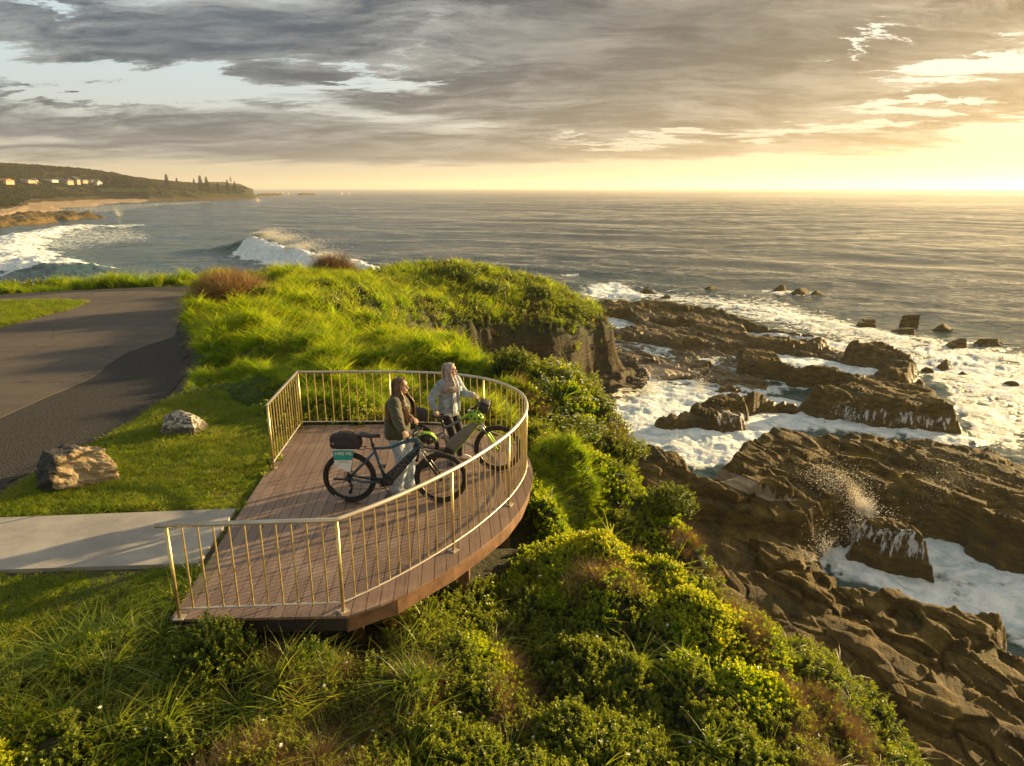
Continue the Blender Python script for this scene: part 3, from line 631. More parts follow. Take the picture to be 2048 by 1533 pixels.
def sprig_np(rg, h=.2, k=30, ln=.035, wd=.014, lean=.25, stem=True):
    dirx = rg.normal(size=2) * lean; t = np.sort(rg.uniform(.15, 1, k)) ; top = rg.uniform(0, 2 * pi, k)
    C_ = np.stack([dirx[0] * t * h, dirx[1] * t * h, t * h], -1); up = .35 + 1.0 * (t > .85)
    D_ = np.stack([np.cos(top), np.sin(top), up], -1); V, F = leaves_np(C_, D_, ln * (1.1 - .35 * t), wd, rg); tip = np.repeat(t, 4)
    return V, F, tip
def merge(parts):
    Vs, Fs, Ts = [], [], []; o = 0
    for V, F, T_ in parts: Vs.append(V); Fs.append(F + o); Ts.append(T_); o += len(V)
    return np.concatenate(Vs), np.concatenate(Fs), np.concatenate(Ts)
def proto(name, parts, m_):
    V, F, T_ = merge(parts); me_ = mesh_np(name, V, F, dict(tip=T_)); o = bpy.data.objects.new(name, me_); me_.materials.append(m_); PROTO.objects.link(o); return o
def offs(p, dx_, dy_, dz_=0): return (p[0] + np.array([dx_, dy_, dz_]), p[1], p[2])
def twig_np(rg, n, h, spread, w=.004):
    V, F, T_ = blade_np(n, h, .4, spread, w, .25, rg, 3, 1.2, .03); return V, F, T_
rg = np.random.default_rng(5)
P_GRASS = [proto('grass_tuft', [blade_np(34, .36, .45, .75, .017, .9, rg, 3, .6, .09)], M_GRASS) for _ in range(4)]
P_LAWN = [proto('lawn_tuft', [blade_np(15, .065, .5, .9, .009, .7, rg, 2, .9, .06)], M_LAWN) for _ in range(3)]
P_SCRUB = [proto('scrub_sprig', [offs(sprig_np(rg, rg.uniform(.13, .22), 30, .042, .018, .2), *rg.uniform(-.05, .05, 2)) for _ in range(3)], M_SCRUB) for _ in range(4)]
P_LUSH = [proto('lush_clump', [offs(sprig_np(rg, rg.uniform(.07, .13), 16, .042, .028, .5), *rg.uniform(-.06, .06, 2)) for _ in range(4)], M_LUSH) for _ in range(3)]
P_YEL = [proto('yellow_clump', [offs(sprig_np(rg, rg.uniform(.08, .14), 20, .036, .020, .4), *rg.uniform(-.06, .06, 2)) for _ in range(4)], M_YEL) for _ in range(3)]
P_STRAP = [proto('strap_tuft', [blade_np(24, .55, .35, .9, .019, 1.0, rg, 5, .7, .05)], M_STRAP) for _ in range(3)]
P_DRY = [proto('dry_tuft', [twig_np(rg, 40, .24, .8, .006)], M_DRY) for _ in range(3)]
P_FLOW = [proto('flower_head', [(lambda v: (v[0] + np.array([0, 0, .17]), v[1], np.ones(len(v[0]))))(leaves_np(np.zeros((9, 3)), np.c_[np.cos(np.arange(9) * .7), np.sin(np.arange(9) * .7), np.full(9, .35)], .022, .014, rg))], M_FLOW)]

def scatter(name, groups, label, cat, protos_all=None):
    """groups: list of (points (n,3), up-tilt vectors or None, scale array, proto list). ONE object, geometry nodes instances."""
    plist = []; P_, S_, I_, Rr = [], [], [], []
    for pts, nrm_, sc, pr in groups:
        n = len(pts)
        if n == 0: continue
        idx0 = []
        for p in pr:
            if p not in plist: plist.append(p)
            idx0.append(plist.index(p))
        P_.append(pts); S_.append(sc); I_.append(np.array(idx0)[RNG.integers(0, len(pr), n)])
        az_ = RNG.uniform(0, 2 * pi, n)
        if nrm_ is None: nrm_ = np.tile([0, 0, 1.], (n, 1))
        tx = np.arctan2(-nrm_[:, 1], nrm_[:, 2]); ty = np.arctan2(nrm_[:, 0], np.hypot(nrm_[:, 1], nrm_[:, 2]))
        Rr.append((az_, tx, ty))
    P_ = np.concatenate(P_); S_ = np.concatenate(S_); I_ = np.concatenate(I_)
    az_ = np.concatenate([r[0] for r in Rr]); tx = np.concatenate([r[1] for r in Rr]); ty = np.concatenate([r[2] for r in Rr])
    # rotation = Ry(ty) then Rx(tx) after spin about Z  -> euler XYZ of M = Rx * Ry * Rz
    cx, sx, cy, sy, cz, sz = np.cos(tx), np.sin(tx), np.cos(ty), np.sin(ty), np.cos(az_), np.sin(az_)
    m00 = cy * cz; m10 = sx * sy * cz + cx * sz; m20 = -cx * sy * cz + sx * sz; m21 = cx * sy * sz + sx * cz; m22 = cx * cy
    ex = np.arctan2(m21, m22); ey = np.arcsin(np.clip(-m20, -1, 1)); ez = np.arctan2(m10, m00)
    me_ = bpy.data.meshes.new(name); me_.vertices.add(len(P_)); me_.vertices.foreach_set('co', P_.astype(np.float32).ravel())
    a_ = me_.attributes.new('rot', 'FLOAT_VECTOR', 'POINT'); a_.data.foreach_set('vector', np.stack([ex, ey, ez], -1).astype(np.float32).ravel())
    a_ = me_.attributes.new('size', 'FLOAT', 'POINT'); a_.data.foreach_set('value', S_.astype(np.float32))
    a_ = me_.attributes.new('pick', 'INT', 'POINT'); a_.data.foreach_set('value', I_.astype(np.int32))
    o = bpy.data.objects.new(name, me_); COL.objects.link(o)
    c_ = bpy.data.collections.new('kinds_' + name)
    for i, p in enumerate(plist):                    # collection info sorts by name: keep the order with a copy
        k_ = bpy.data.objects.new('%s_%02d_%s' % (name[:12], i, p.name.split('.')[0]), p.data); c_.objects.link(k_)
    nt = bpy.data.node_groups.new('scatter', 'GeometryNodeTree')
    nt.interface.new_socket('Geometry', in_out='INPUT', socket_type='NodeSocketGeometry'); nt.interface.new_socket('Geometry', in_out='OUTPUT', socket_type='NodeSocketGeometry')
    N_ = nt.nodes; L_ = nt.links; gi = N_.new('NodeGroupInput'); go = N_.new('NodeGroupOutput')
    ci = N_.new('GeometryNodeCollectionInfo'); ci.inputs['Collection'].default_value = c_; ci.inputs['Separate Children'].default_value = True; ci.inputs['Reset Children'].default_value = True
    ip = N_.new('GeometryNodeInstanceOnPoints'); ip.inputs['Pick Instance'].default_value = True
    def na(nm, ty_):
        x = N_.new('GeometryNodeInputNamedAttribute'); x.data_type = ty_; x.inputs['Name'].default_value = nm; return x.outputs['Attribute']
    er = N_.new('FunctionNodeEulerToRotation'); L_.new(na('rot', 'FLOAT_VECTOR'), er.inputs[0])
    L_.new(gi.outputs[0], ip.inputs['Points']); L_.new(ci.outputs[0], ip.inputs['Instance']); L_.new(na('pick', 'INT'), ip.inputs['Instance Index'])
    L_.new(er.outputs[0], ip.inputs['Rotation']); L_.new(na('size', 'FLOAT'), ip.inputs['Scale']); L_.new(ip.outputs[0], go.inputs[0])
    md = o.modifiers.new('scatter', 'NODES'); md.node_group = nt
    return tag(o, label, cat, kind='stuff')

def gnormal(x, y, e=.06):
    z0 = ground_z(x, y); zx = ground_z(x + e, y); zy = ground_z(x, y + e)
    n = np.stack([-(zx - z0) / e, -(zy - z0) / e, np.ones_like(z0)], -1); return z0, n / np.linalg.norm(n, axis=1, keepdims=True)
# candidate points: even in screen-independent polar cells, density falls with distance
def cand(n, r0, r1, powr, a0=-50, a1=42):
    r = r0 + (r1 - r0) * RNG.uniform(0, 1, n) ** powr; a = np.radians(RNG.uniform(a0, a1, n)); return r * np.sin(a), r * np.cos(a), r
def visible(x, y, m_=.0):
    u, v = to_px(x, y, ground_zc(x, y)); return (u > -160) & (u < 2200) & (v < 1750)
def ground_zc(x, y): return np.zeros_like(x) - .5
# --- grass beyond the deck
def build_vegetation():
    G_ = []
    x, y, r = cand(95000, 9, 48, 1.25); k = visible(x, y); x, y, r = x[k], y[k], r[k]
    lw, gr = veg_kind(x, y); fl = flatmask(x, y); sd_ = sdist(HEAD, x, y); dk = sdist(DECKP, x, y)
    p = gr * np.where((x > 0) & (y < 14), 1.6, 1) * (fl < .3) * (sd_ < -.1) * (dk > .03) * (.55 + .9 * (fbm(x, y * 1.4, .55, 3, 6) > -.25)); k = RNG.uniform(0, 1, len(x)) < p
    x, y, r = x[k], y[k], r[k]; z, n = gnormal(x, y); n = n * .5 + np.array([0, 0, .5]); n[:, 0] -= .12
    hh = np.where((x > 0) & (y < 14), .62, 1.0) * (.75 + .55 * np.clip(fbm(x, y * 1.5, .55, 3, 6) + .3, 0, 1) * 1.4)
    near = np.clip((sdist(LAWN, x, y)) / 1.2, .35, 1); G_.append((np.stack([x, y, z - .03], -1), n, hh * near * .86 * RNG.uniform(.55, 1.3, len(x)) * np.clip(r / 18, .85, 1.25), P_GRASS))
    grass = scatter('long_grass', G_, 'bright yellow-green long grass in hummocks behind the deck and along the headland', 'grass')
    # lawn
    x = RNG.uniform(-16, -2.4, 150000); y = RNG.uniform(4.2, 19, 150000)
    lw, gr = veg_kind(x, y); fl = flatmask(x, y); dk = sdist(DECKP, x, y); k = (lw > RNG.uniform(.2, .9, len(x))) & ((fl < .5) | (RNG.uniform(0, 1, len(x)) < (fl < .97) * .6)) & (dk > .02) & visible(x, y)
    k &= (sdist(np.array(PATH), x, y) > .03) & (RNG.uniform(0, 1, len(x)) < np.clip(13 / np.hypot(x, y), .4, 1)) & (sdist(GRAVEL, x, y) > .05)
    x, y = x[k], y[k]; z, n = gnormal(x, y); q_ = fbm(x, y, 1.1, 3, 71)
    xi = RNG.uniform(-26, -13, 26000); yi = RNG.uniform(20, 29, 26000); ki = (sdist(ISLE, xi, yi) < .02) & visible(xi, yi); xi, yi = xi[ki], yi[ki]
    lawn = scatter('lawn', [(np.stack([xi, yi, xi * 0 + .02], -1), None, RNG.uniform(.9, 2.2, len(xi)), P_LAWN), (np.stack([x, y, z - .01], -1), n, RNG.uniform(.6, 1.1, len(x)) * (1 + .5 * q_) * np.clip(np.hypot(x, y) / 9, .9, 1.7), P_LAWN)], 'short mown lawn around the two boulders and the concrete path', 'lawn')
    # island and straggling edge tufts
    # scrub
    x, y, r = cand(120000, 3.2, 48, 1.15, -48, 44); k = visible(x, y); x, y, r = x[k], y[k], r[k]
    lw, gr = veg_kind(x, y); fl = flatmask(x, y); sd_ = sdist(HEAD, x, y) + rim_noise(x, y) * np.where(y > 17, 1, .45); dk = sdist(DECKP, x, y)
    edge = 1 - np.where(y > 17, sst(sd_, -.2, 1.5) ** .6, sst(sd_, .10, .8)); sc_ = np.clip(1 - lw - gr, 0, 1) * (fl < .25) * edge * np.where((dk > .0) | ((dk > -.7) & (x > -1.5) & (y < 9.6) & (x * .6 + 7.9 > y - .2)), 1, .0)
    sc_ = np.maximum(sc_, ((dk < 0) & (x > -3.3) & (y < 8.5)) * .0)
    k = RNG.uniform(0, 1, len(x)) < sc_; x, y, r, dk = x[k], y[k], r[k], dk[k]; z, n = gnormal(x, y); n = n * .55 + np.array([-.05, 0, .45])
    u, v = to_px(x, y, z); a_ = fbm(x, y, .7, 3, 51); b_ = fbm(x, y, 1.0, 3, 52); c_ = fbm(x, y, .9, 3, 53)
    def zone(pp, soft): return 1 - sst(sdist(poly(pp, -1.0), x, y), -soft, soft)
    lush = np.maximum(zone([(1060, 960), (1200, 930), (1320, 980), (1400, 1080), (1500, 1200), (1420, 1170), (1250, 1120), (1100, 1100), (1000, 1200), (960, 1120), (1050, 1030)], .45), .0)
    yel = zone([(1080, 1110), (1200, 1090), (1400, 1180), (1560, 1270), (1560, 1330), (1400, 1280), (1250, 1220), (1120, 1170)], .4)
    orng = zone([(1400, 1130), (1490, 1170), (1560, 1250), (1640, 1310), (1600, 1340), (1500, 1260), (1430, 1200)], .3)
    strap = zone([(-300, 1310), (150, 1270), (400, 1290), (620, 1330), (650, 1460), (520, 1560), (-300, 1700)], .5)
    dry = zone([(560, 1330), (760, 1290), (860, 1350), (900, 1480), (650, 1600), (520, 1450)], .4)
    flow = zone([(1080, 790), (1200, 790), (1240, 850), (1200, 900), (1080, 900)], .3)
    rnd_ = RNG.uniform(0, 1, len(x)); kind = np.zeros(len(x), int)         # 0 scrub 1 lush 2 yellow 3 strap 4 dry
    kind[(lush * (.8 + b_) > .45)] = 1; kind[(yel * (.9 + c_) > .5)] = 2; kind[(orng > .5) & (rnd_ < .40)] = 4
    kind[(kind == 0) & (a_ > .22) & (y < 16)] = 1; kind[(kind == 0) & (b_ > .52)] = 2
    kind[(strap > .4) & (rnd_ < .42)] = 3; kind[(dry > .4) & (rnd_ < .30) & (a_ > -.2)] = 4; kind[(dry > .4) & (rnd_ > .86)] = 3
    kind[(kind < 3) & (c_ < -.34) & (rnd_ < .45)] = 4; kind[(kind < 3) & (rnd_ > .985)] = 3; kind[(y > 17) & (kind == 3)] = 0
    kind[(y > 17) & (kind == 1) & (rnd_ < .5)] = 0
    kind[(y > 17) & (c_ > .12) & (rnd_ < .5)] = 5
    P3 = np.stack([x, y, z - .03], -1); s0 = RNG.uniform(.75, 1.3, len(x)) * np.clip(r / 12, .8, 2.0)
    def sub(kk, pr, f=1.0, lim=9): m__ = kind == kk; return (P3[m__], n[m__], np.minimum(s0[m__] * f, lim), pr)
    g1 = [sub(0, P_SCRUB), sub(1, P_LUSH, 1.15), sub(2, P_YEL, 1.1), sub(5, P_GRASS, .75)]
    fm_ = ((flow > .4) & (rnd_ < .5)) | ((kind == 0) & (rnd_ > .45) & (rnd_ < .462)); g1.append((P3[fm_] + np.array([0, 0, .02]), n[fm_], s0[fm_] * 1.1, P_FLOW))
    scatter('coastal_scrub', g1, 'dense low coastal scrub of dark and yellow-green leaves covering the slope below the deck', 'scrub')
    s_ = sub(3, P_STRAP, .72, 1.1); m__ = RNG.uniform(0, 1, len(s_[0])) < .30; s_ = (s_[0][m__], s_[1][m__], s_[2][m__], s_[3])
    scatter('strappy_grass', [s_], 'arching strappy tufts of coastal grass at the lower left foreground', 'grass')
    scatter('dry_undergrowth', [sub(4, P_DRY, .95, 1.6)], 'dry brown and orange twiggy undergrowth patches on the slope', 'undergrowth')
build_vegetation()
# ================================================================== DECK
DP = [(-3.46, 5.99), (-1.68, 6.05), (-1.20, 6.37), (-.65, 7.02), (-.33, 7.5), (-.03, 8.03), (.17, 8.6), (.29, 9.2), (.33, 9.75), (.28, 10.32), (.08, 10.85), (-.25, 11.3), (-.75, 11.68), (-1.35, 11.88), (-1.95, 11.93), (-3.96, 11.88)]
def chaikin(P_, i0, i1, it=2):
    A = [Vector(p) for p in P_[:i0 + 1]]; M_ = [Vector(p) for p in P_[i0:i1 + 1]]; B = [Vector(p) for p in P_[i1:]]
    for _ in range(it):
        q_ = [M_[0]]
        for a, b in zip(M_[:-1], M_[1:]): q_ += [a * .75 + b * .25, a * .25 + b * .75]
        M_ = q_ + [M_[-1]]
    return A[:-1] + M_ + B[1:]
DPS = [tuple(p) for p in chaikin(DP, 1, 14)]
def clip(P_, nx, ny, c_):       # keep nx*x+ny*y <= c
    out = []
    for i in range(len(P_)):
        a, b = P_[i], P_[(i + 1) % len(P_)]; da = nx * a[0] + ny * a[1] - c_; db = nx * b[0] + ny * b[1] - c_
        if da <= 0: out.append(a)
        if da * db < 0: t = da / (da - db); out.append((a[0] + t * (b[0] - a[0]), a[1] + t * (b[1] - a[1])))
    return out
bd_dir = Vector((-.086, .9963)).normalized(); bn = Vector((bd_dir.y, -bd_dir.x))
m_board, q, b = mat('deck_board'); pos = q.gen()
M3 = q.n.new('ShaderNodeMapping'); q.l.new(pos, M3.inputs[0]); M3.inputs['Rotation'].default_value = (0, 0, math.atan2(-bd_dir.x, bd_dir.y) * -1)
pr = M3.outputs[0]; idx = q.attr('board'); rv = q.m('FRACT', q.mul(q.m('SINE', q.mul(idx, 12.9898)), 43758.5))
grain = q.noise(q.v('ADD', q.scale3(pr, 26, 1.2, 1), q.comb(q.mul(idx, 3.1), q.mul(idx, 7.7), 0)), 1.6, 7, .65, .6)
stain = q.noise(pr, 1.6, 7, .68, .4)
c = q.mix(rv, (.185, .118, .086), (.25, .168, .122)); c = q.mix(q.mul(q.ss(grain, .45, .8), .8), c, (.075, .040, .030)); c = q.mix(q.mul(q.ss(stain, .48, .70), .6), c, (.34, .25, .20))
q.put(b.inputs['Base Color'], c); q.put(b.inputs['Roughness'], q.add(.34, q.mul(stain, .35))); b.inputs['Specular IOR Level'].default_value = .45
q.put(b.inputs['Normal'], q.bump(q.add(grain, q.mul(stain, .5)), .25, .004))
m_joist = simple('joist_timber', (.17, .088, .045), .6, bump_=.3, bscale=40, var=.3, scale=6)
m_under = simple('dark_bearer', (.03, .022, .016), .8)
deck = empty('viewing_deck', (-1.7, 9, 0), label='rounded brown timber viewing deck jutting out over the scrubby slope', cat='deck')
def rel(o, p): o.parent = p; o.matrix_parent_inverse = Matrix.Translation(-p.location); return o
bm = bmesh.new(); lay = bm.faces.layers.float.new('board_f'); k0 = min(bn.dot(Vector(p)) for p in DPS); k1 = max(bn.dot(Vector(p)) for p in DPS)
PIT = .139; nb_ = int((k1 - k0) / PIT) + 1; bidx = []; cuts_ = []
for k in range(nb_):
    lo, hi = k0 + k * PIT + .0035, k0 + (k + 1) * PIT - .0035
    Q = clip(clip(DPS, bn.x, bn.y, hi), -bn.x, -bn.y, -lo)
    if len(Q) < 3: continue
    segs_ = [(-99, 99)]; sp = [6.0 + .0, 9.4 + (k % 3 == 1) * 1.2 - (k % 2) * .9]
    s_mid = 8.2 + ((k * 37) % 5) * .65
    for (s0, s1) in ((-99, s_mid), (s_mid + .005, 99)):
        Q2 = clip(clip(Q, bd_dir.x, bd_dir.y, s1), -bd_dir.x, -bd_dir.y, -s0)
        if len(Q2) < 3: continue
        vs0 = [bm.verts.new((x, y, -.028)) for x, y in Q2]; vs1 = [bm.verts.new((x, y, random.uniform(-.0008, .0008) * 0 + .0)) for x, y in Q2]; n = len(Q2)
        bm.faces.new(vs1); bm.faces.new(vs0[::-1])
        for i in range(n): bm.faces.new((vs0[i], vs0[(i + 1) % n], vs1[(i + 1) % n], vs1[i]))
        bidx += [k + (s0 > 0) * 50] * (2 * n)
bmesh.ops.recalc_face_normals(bm, faces=bm.faces); me = bpy.data.meshes.new('decking'); bm.to_mesh(me); bm.free()
a_ = me.attributes.new('board', 'FLOAT', 'POINT'); a_.data.foreach_set('value', np.array(bidx, np.float32))
rel(link('decking', me, m_board), deck)
# fascia follows the edge, a little inside
cen = Vector((-1.7, 9.0)); mb = MB(); FP = [Vector(p) for p in DP]; seg_ids = list(range(0, len(FP) - 1))
def strip(mb, P_, inset, z0, z1, th):
    L = []
    n = len(P_)
    for i in range(n):
        t = (P_[min(i + 1, n - 1)] - P_[max(i - 1, 0)]).normalized(); nn = Vector((t.y, -t.x)); L.append((P_[i] - nn * inset, P_[i] - nn * (inset + th)))
    for i in range(n - 1):
        a, b_, c_, d_ = L[i][0], L[i + 1][0], L[i + 1][1], L[i][1]
        vs = [(p.x, p.y, z) for z in (z0, z1) for p in (a, b_, c_, d_)]
        mb.add(vs, [(3, 2, 1, 0), (4, 5, 6, 7), (0, 1, 5, 4), (1, 2, 6, 5), (2, 3, 7, 6), (3, 0, 4, 7)])
strip(mb, FP[1:], .035, -.215, -.030, .035); rel(mb.build('fascia', m_joist), deck)
mb = MB(); strip(mb, FP[:2], .035, -.20, -.030, .035); rel(mb.build('front_bearer', m_under), deck)
mb = MB()
for yy in np.arange(6.5, 11.6, .6):
    xs = []; 
    for i in range(len(DP)):
        a, b_ = DP[i], DP[(i + 1) % len(DP)]
        if (a[1] - yy) * (b_[1] - yy) < 0: t = (yy - a[1]) / (b_[1] - a[1]); xs.append(a[0] + t * (b_[0] - a[0]))
    mb.box(((min(xs) + max(xs)) / 2, yy, -.12), (max(xs) - min(xs) - .22, .045, .17))
rel(mb.build('joists', m_joist), deck)
for (x, y) in [(-.62, 7.62), (-.10, 9.0), (-.15, 10.3), (-1.75, 6.75), (-2.6, 8.2)]:
    rel(MB().box((x, y, -.93), (.12, .12, 1.4)).box((x + .07, y, -.40), (.03, .17, .3)).build('post', m_joist), deck)
# ================================================================== RAILING
RP = [(-3.475, 6.01), (-1.74, 6.13), (-1.39, 6.47), (-.99, 6.95), (-.55, 7.58), (-.27, 8.10), (.0, 8.68), (.19, 9.35), (.235, 9.9), (.17, 10.45), (-.07, 10.93), (-.48, 11.38), (-1.05, 11.66), (-1.83, 11.79), (-2.5, 11.80), (-3.83, 11.77), (-3.71, 9.82)]
RPS = [Vector(p) for p in chaikin(RP, 1, 14)]
class Path:
    def __init__(s, P_): s.P = P_; s.L = np.r_[0, np.cumsum([(b - a).length for a, b in zip(P_[:-1], P_[1:])])]
    def pt(s, t):
        i = int(np.clip(np.searchsorted(s.L, t) - 1, 0, len(s.P) - 2)); f = (t - s.L[i]) / (s.L[i + 1] - s.L[i]); return s.P[i].lerp(s.P[i + 1], f), (s.P[i + 1] - s.P[i]).normalized()
    def near(s, x, y): return min(np.arange(0, s.L[-1], .01), key=lambda t: (s.pt(t)[0] - Vector((x, y))).length)
RPth = Path(RPS)
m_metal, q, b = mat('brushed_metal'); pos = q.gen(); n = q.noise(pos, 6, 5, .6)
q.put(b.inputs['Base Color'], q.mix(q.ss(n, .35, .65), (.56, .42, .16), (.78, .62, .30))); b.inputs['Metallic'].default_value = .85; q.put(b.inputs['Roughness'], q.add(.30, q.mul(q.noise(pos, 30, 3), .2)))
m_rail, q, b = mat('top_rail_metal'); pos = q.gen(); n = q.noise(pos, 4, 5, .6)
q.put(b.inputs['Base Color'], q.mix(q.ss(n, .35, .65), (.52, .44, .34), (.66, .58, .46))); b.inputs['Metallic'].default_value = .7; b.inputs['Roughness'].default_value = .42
rail = empty('metal_railing', (-1.7, 9, 0), label='golden metal baluster railing curving around the timber viewing deck', cat='railing')
tr = [(p.x, p.y, 1.04) for p in RPS]
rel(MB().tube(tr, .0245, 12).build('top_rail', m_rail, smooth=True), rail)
t_a = RPth.near(-3.375, 6.02)
bp_ = [RPth.pt(t)[0] for t in np.arange(t_a, RPth.L[-1] - .04, .12)] + [RPS[-1]]
corner = [Vector((-1.74, 6.13)), Vector((-3.83, 11.77))]
bp_ = sorted([RPth.near(p.x, p.y) for p in bp_[:-1]] + [RPth.near(*c_) for c_ in corner] + [RPth.L[-1] - .03]); bp_ = [RPth.pt(t)[0] for t in bp_]
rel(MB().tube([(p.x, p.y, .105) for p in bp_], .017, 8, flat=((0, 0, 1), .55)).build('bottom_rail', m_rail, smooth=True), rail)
posts = [t_a] + [RPth.near(*p) for p in [(-1.74, 6.13), (-.70, 7.36), (-.04, 8.60), (.235, 9.95), (-.50, 11.36), (-2.2, 11.8), (-3.83, 11.77)]] + [RPth.L[-1] - .05]
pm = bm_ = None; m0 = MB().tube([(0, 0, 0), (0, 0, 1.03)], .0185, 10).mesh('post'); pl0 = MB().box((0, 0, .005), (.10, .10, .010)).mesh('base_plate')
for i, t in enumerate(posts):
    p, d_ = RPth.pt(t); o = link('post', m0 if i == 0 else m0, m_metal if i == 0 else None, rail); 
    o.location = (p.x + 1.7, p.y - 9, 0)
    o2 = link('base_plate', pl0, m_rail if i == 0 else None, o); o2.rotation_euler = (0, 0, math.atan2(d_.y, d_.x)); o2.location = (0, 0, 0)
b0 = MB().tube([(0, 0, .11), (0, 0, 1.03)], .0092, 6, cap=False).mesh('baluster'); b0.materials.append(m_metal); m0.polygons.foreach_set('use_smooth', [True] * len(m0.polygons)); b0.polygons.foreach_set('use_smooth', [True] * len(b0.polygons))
nbal = 0
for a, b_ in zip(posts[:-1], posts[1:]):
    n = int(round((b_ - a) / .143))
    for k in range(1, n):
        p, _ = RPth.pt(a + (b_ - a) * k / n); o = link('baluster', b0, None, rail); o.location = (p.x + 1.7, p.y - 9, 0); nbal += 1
print('balusters', nbal)

# ================================================================== BICYCLES
m_tyre = simple('tyre_rubber', (.016, .014, .013), .75, bump_=.4, bscale=120); m_blk = simple('black_plastic', (.012, .012, .013), .42); m_satin = simple('satin_black', (.02, .02, .022), .35)
m_blue, q, b = mat('blue_paint'); q.put(b.inputs['Base Color'], q.mix(q.noise(q.gen(), 6, 3), (.030, .065, .105), (.045, .10, .155))); b.inputs['Metallic'].default_value = .45; b.inputs['Roughness'].default_value = .28
m_dblue = simple('dark_blue_paint', (.018, .026, .036), .3, .3); m_chrome = simple('steel', (.55, .54, .52), .3, .9); m_white = simple('white_mark', (.75, .75, .75), .6, var=.03)
m_lime = simple('lime_paint', (.36, .62, .02), .35, var=.06); m_grey = simple('grey_paint', (.17, .17, .165), .4, .2, var=.06); m_seat = simple('saddle_vinyl', (.02, .022, .026), .5)
m_letter = simple('grey_lettering', (.10, .10, .11), .3)
m_gold = simple('brake_disc', (.5, .42, .25), .3, .9)
def text_mesh(s, size, M_, ext=.002):
    cu = bpy.data.curves.new('txt', 'FONT'); cu.body = s; cu.size = size; cu.extrude = ext; cu.align_x = 'CENTER'; cu.align_y = 'CENTER'; pass
    o = bpy.data.objects.new('txt', cu); COL.objects.link(o); dg = bpy.context.evaluated_depsgraph_get(); me_ = bpy.data.meshes.new_from_object(o.evaluated_get(dg)); bpy.data.objects.remove(o); me_.transform(M_); return me_
def put(o, p): o.parent = p; return o
WR = .37
def wheel(parent, x, disc=True, name='wheel'):
    w = empty(name, (x, 0, WR)); w.parent = parent
    circ = lambda r, n=48: [(r * math.cos(2 * pi * k / n), 0, r * math.sin(2 * pi * k / n)) for k in range(n)]
    mb = MB().tube(circ(WR - .030), .030, 10, closed=True)
    for k in range(64):           # tread knobs
        a = 2 * pi * k / 64
        for s_ in (-1, 0, 1):
            rr = WR - .030 + .026 * math.cos(s_ * .65); yy = .027 * math.sin(s_ * .65)
            mb.box((rr * math.cos(a + s_ * .02), yy, rr * math.sin(a + s_ * .02)), (.008, .012, .014), M=Matrix.Rotation(-a, 3, 'Y'))
    ty = mb.build('tyre', m_tyre, w, True)
    MB().tube(circ(WR - .066), .013, 8, closed=True).build('rim', m_satin, w, True)
    mb = MB()
    for k in range(28):
        a = 2 * pi * k / 28; h = a + (.5 if k % 2 else -.5); s_ = .02 if k % 4 < 2 else -.02
        mb.tube([(.018 * math.cos(h), s_, .018 * math.sin(h)), ((WR - .07) * math.cos(a), 0, (WR - .07) * math.sin(a))], .0011, 4, cap=False)
    mb.build('spokes', m_satin, w)
    mb = MB().tube([(0, -.055, 0), (0, .055, 0)], .022, 12).tube([(0, -.03, 0), (0, -.022, 0)], .032, 12); mb.build('hub', m_blk, w, True)
    if disc:
        mb = MB()
        mb.tube([(.085 * math.cos(2 * pi * k / 32), .034, .085 * math.sin(2 * pi * k / 32)) for k in range(32)], .009, 4, closed=True, flat=((0, 1, 0), .12))
        for k in range(6): a = k * pi / 3; mb.tube([(.02 * math.cos(a), .034, .02 * math.sin(a)), (.08 * math.cos(a + .4), .034, .08 * math.sin(a + .4))], .003, 4)
        mb.build('brake_disc', m_chrome, w)
    return w
def tyre_text(w, s, a0, size=.036, step=.026):
    Ms = []
    bmt = bmesh.new(); rad = WR - .028
    for i, ch in enumerate(s):
        a = a0 + i * step / rad
        M_ = Matrix.Rotation(-a - pi / 2, 4, 'Y') @ Matrix.Translation((0, -.0315, -rad)) @ Matrix.Rotation(pi / 2, 4, 'X')
        M_ = Matrix.Rotation(-(a + pi / 2), 4, 'Y') @ Matrix.Translation((0, -.0312, -0)) @ Matrix.Translation((0, 0, -rad)) @ Matrix.Rotation(R(90), 4, 'X')
        bmt.from_mesh(text_mesh(ch, size, M_, .0012))
    me_ = bpy.data.meshes.new('tyre_lettering'); bmt.to_mesh(me_); bmt.free(); return link('tyre_lettering', me_, m_white, w)
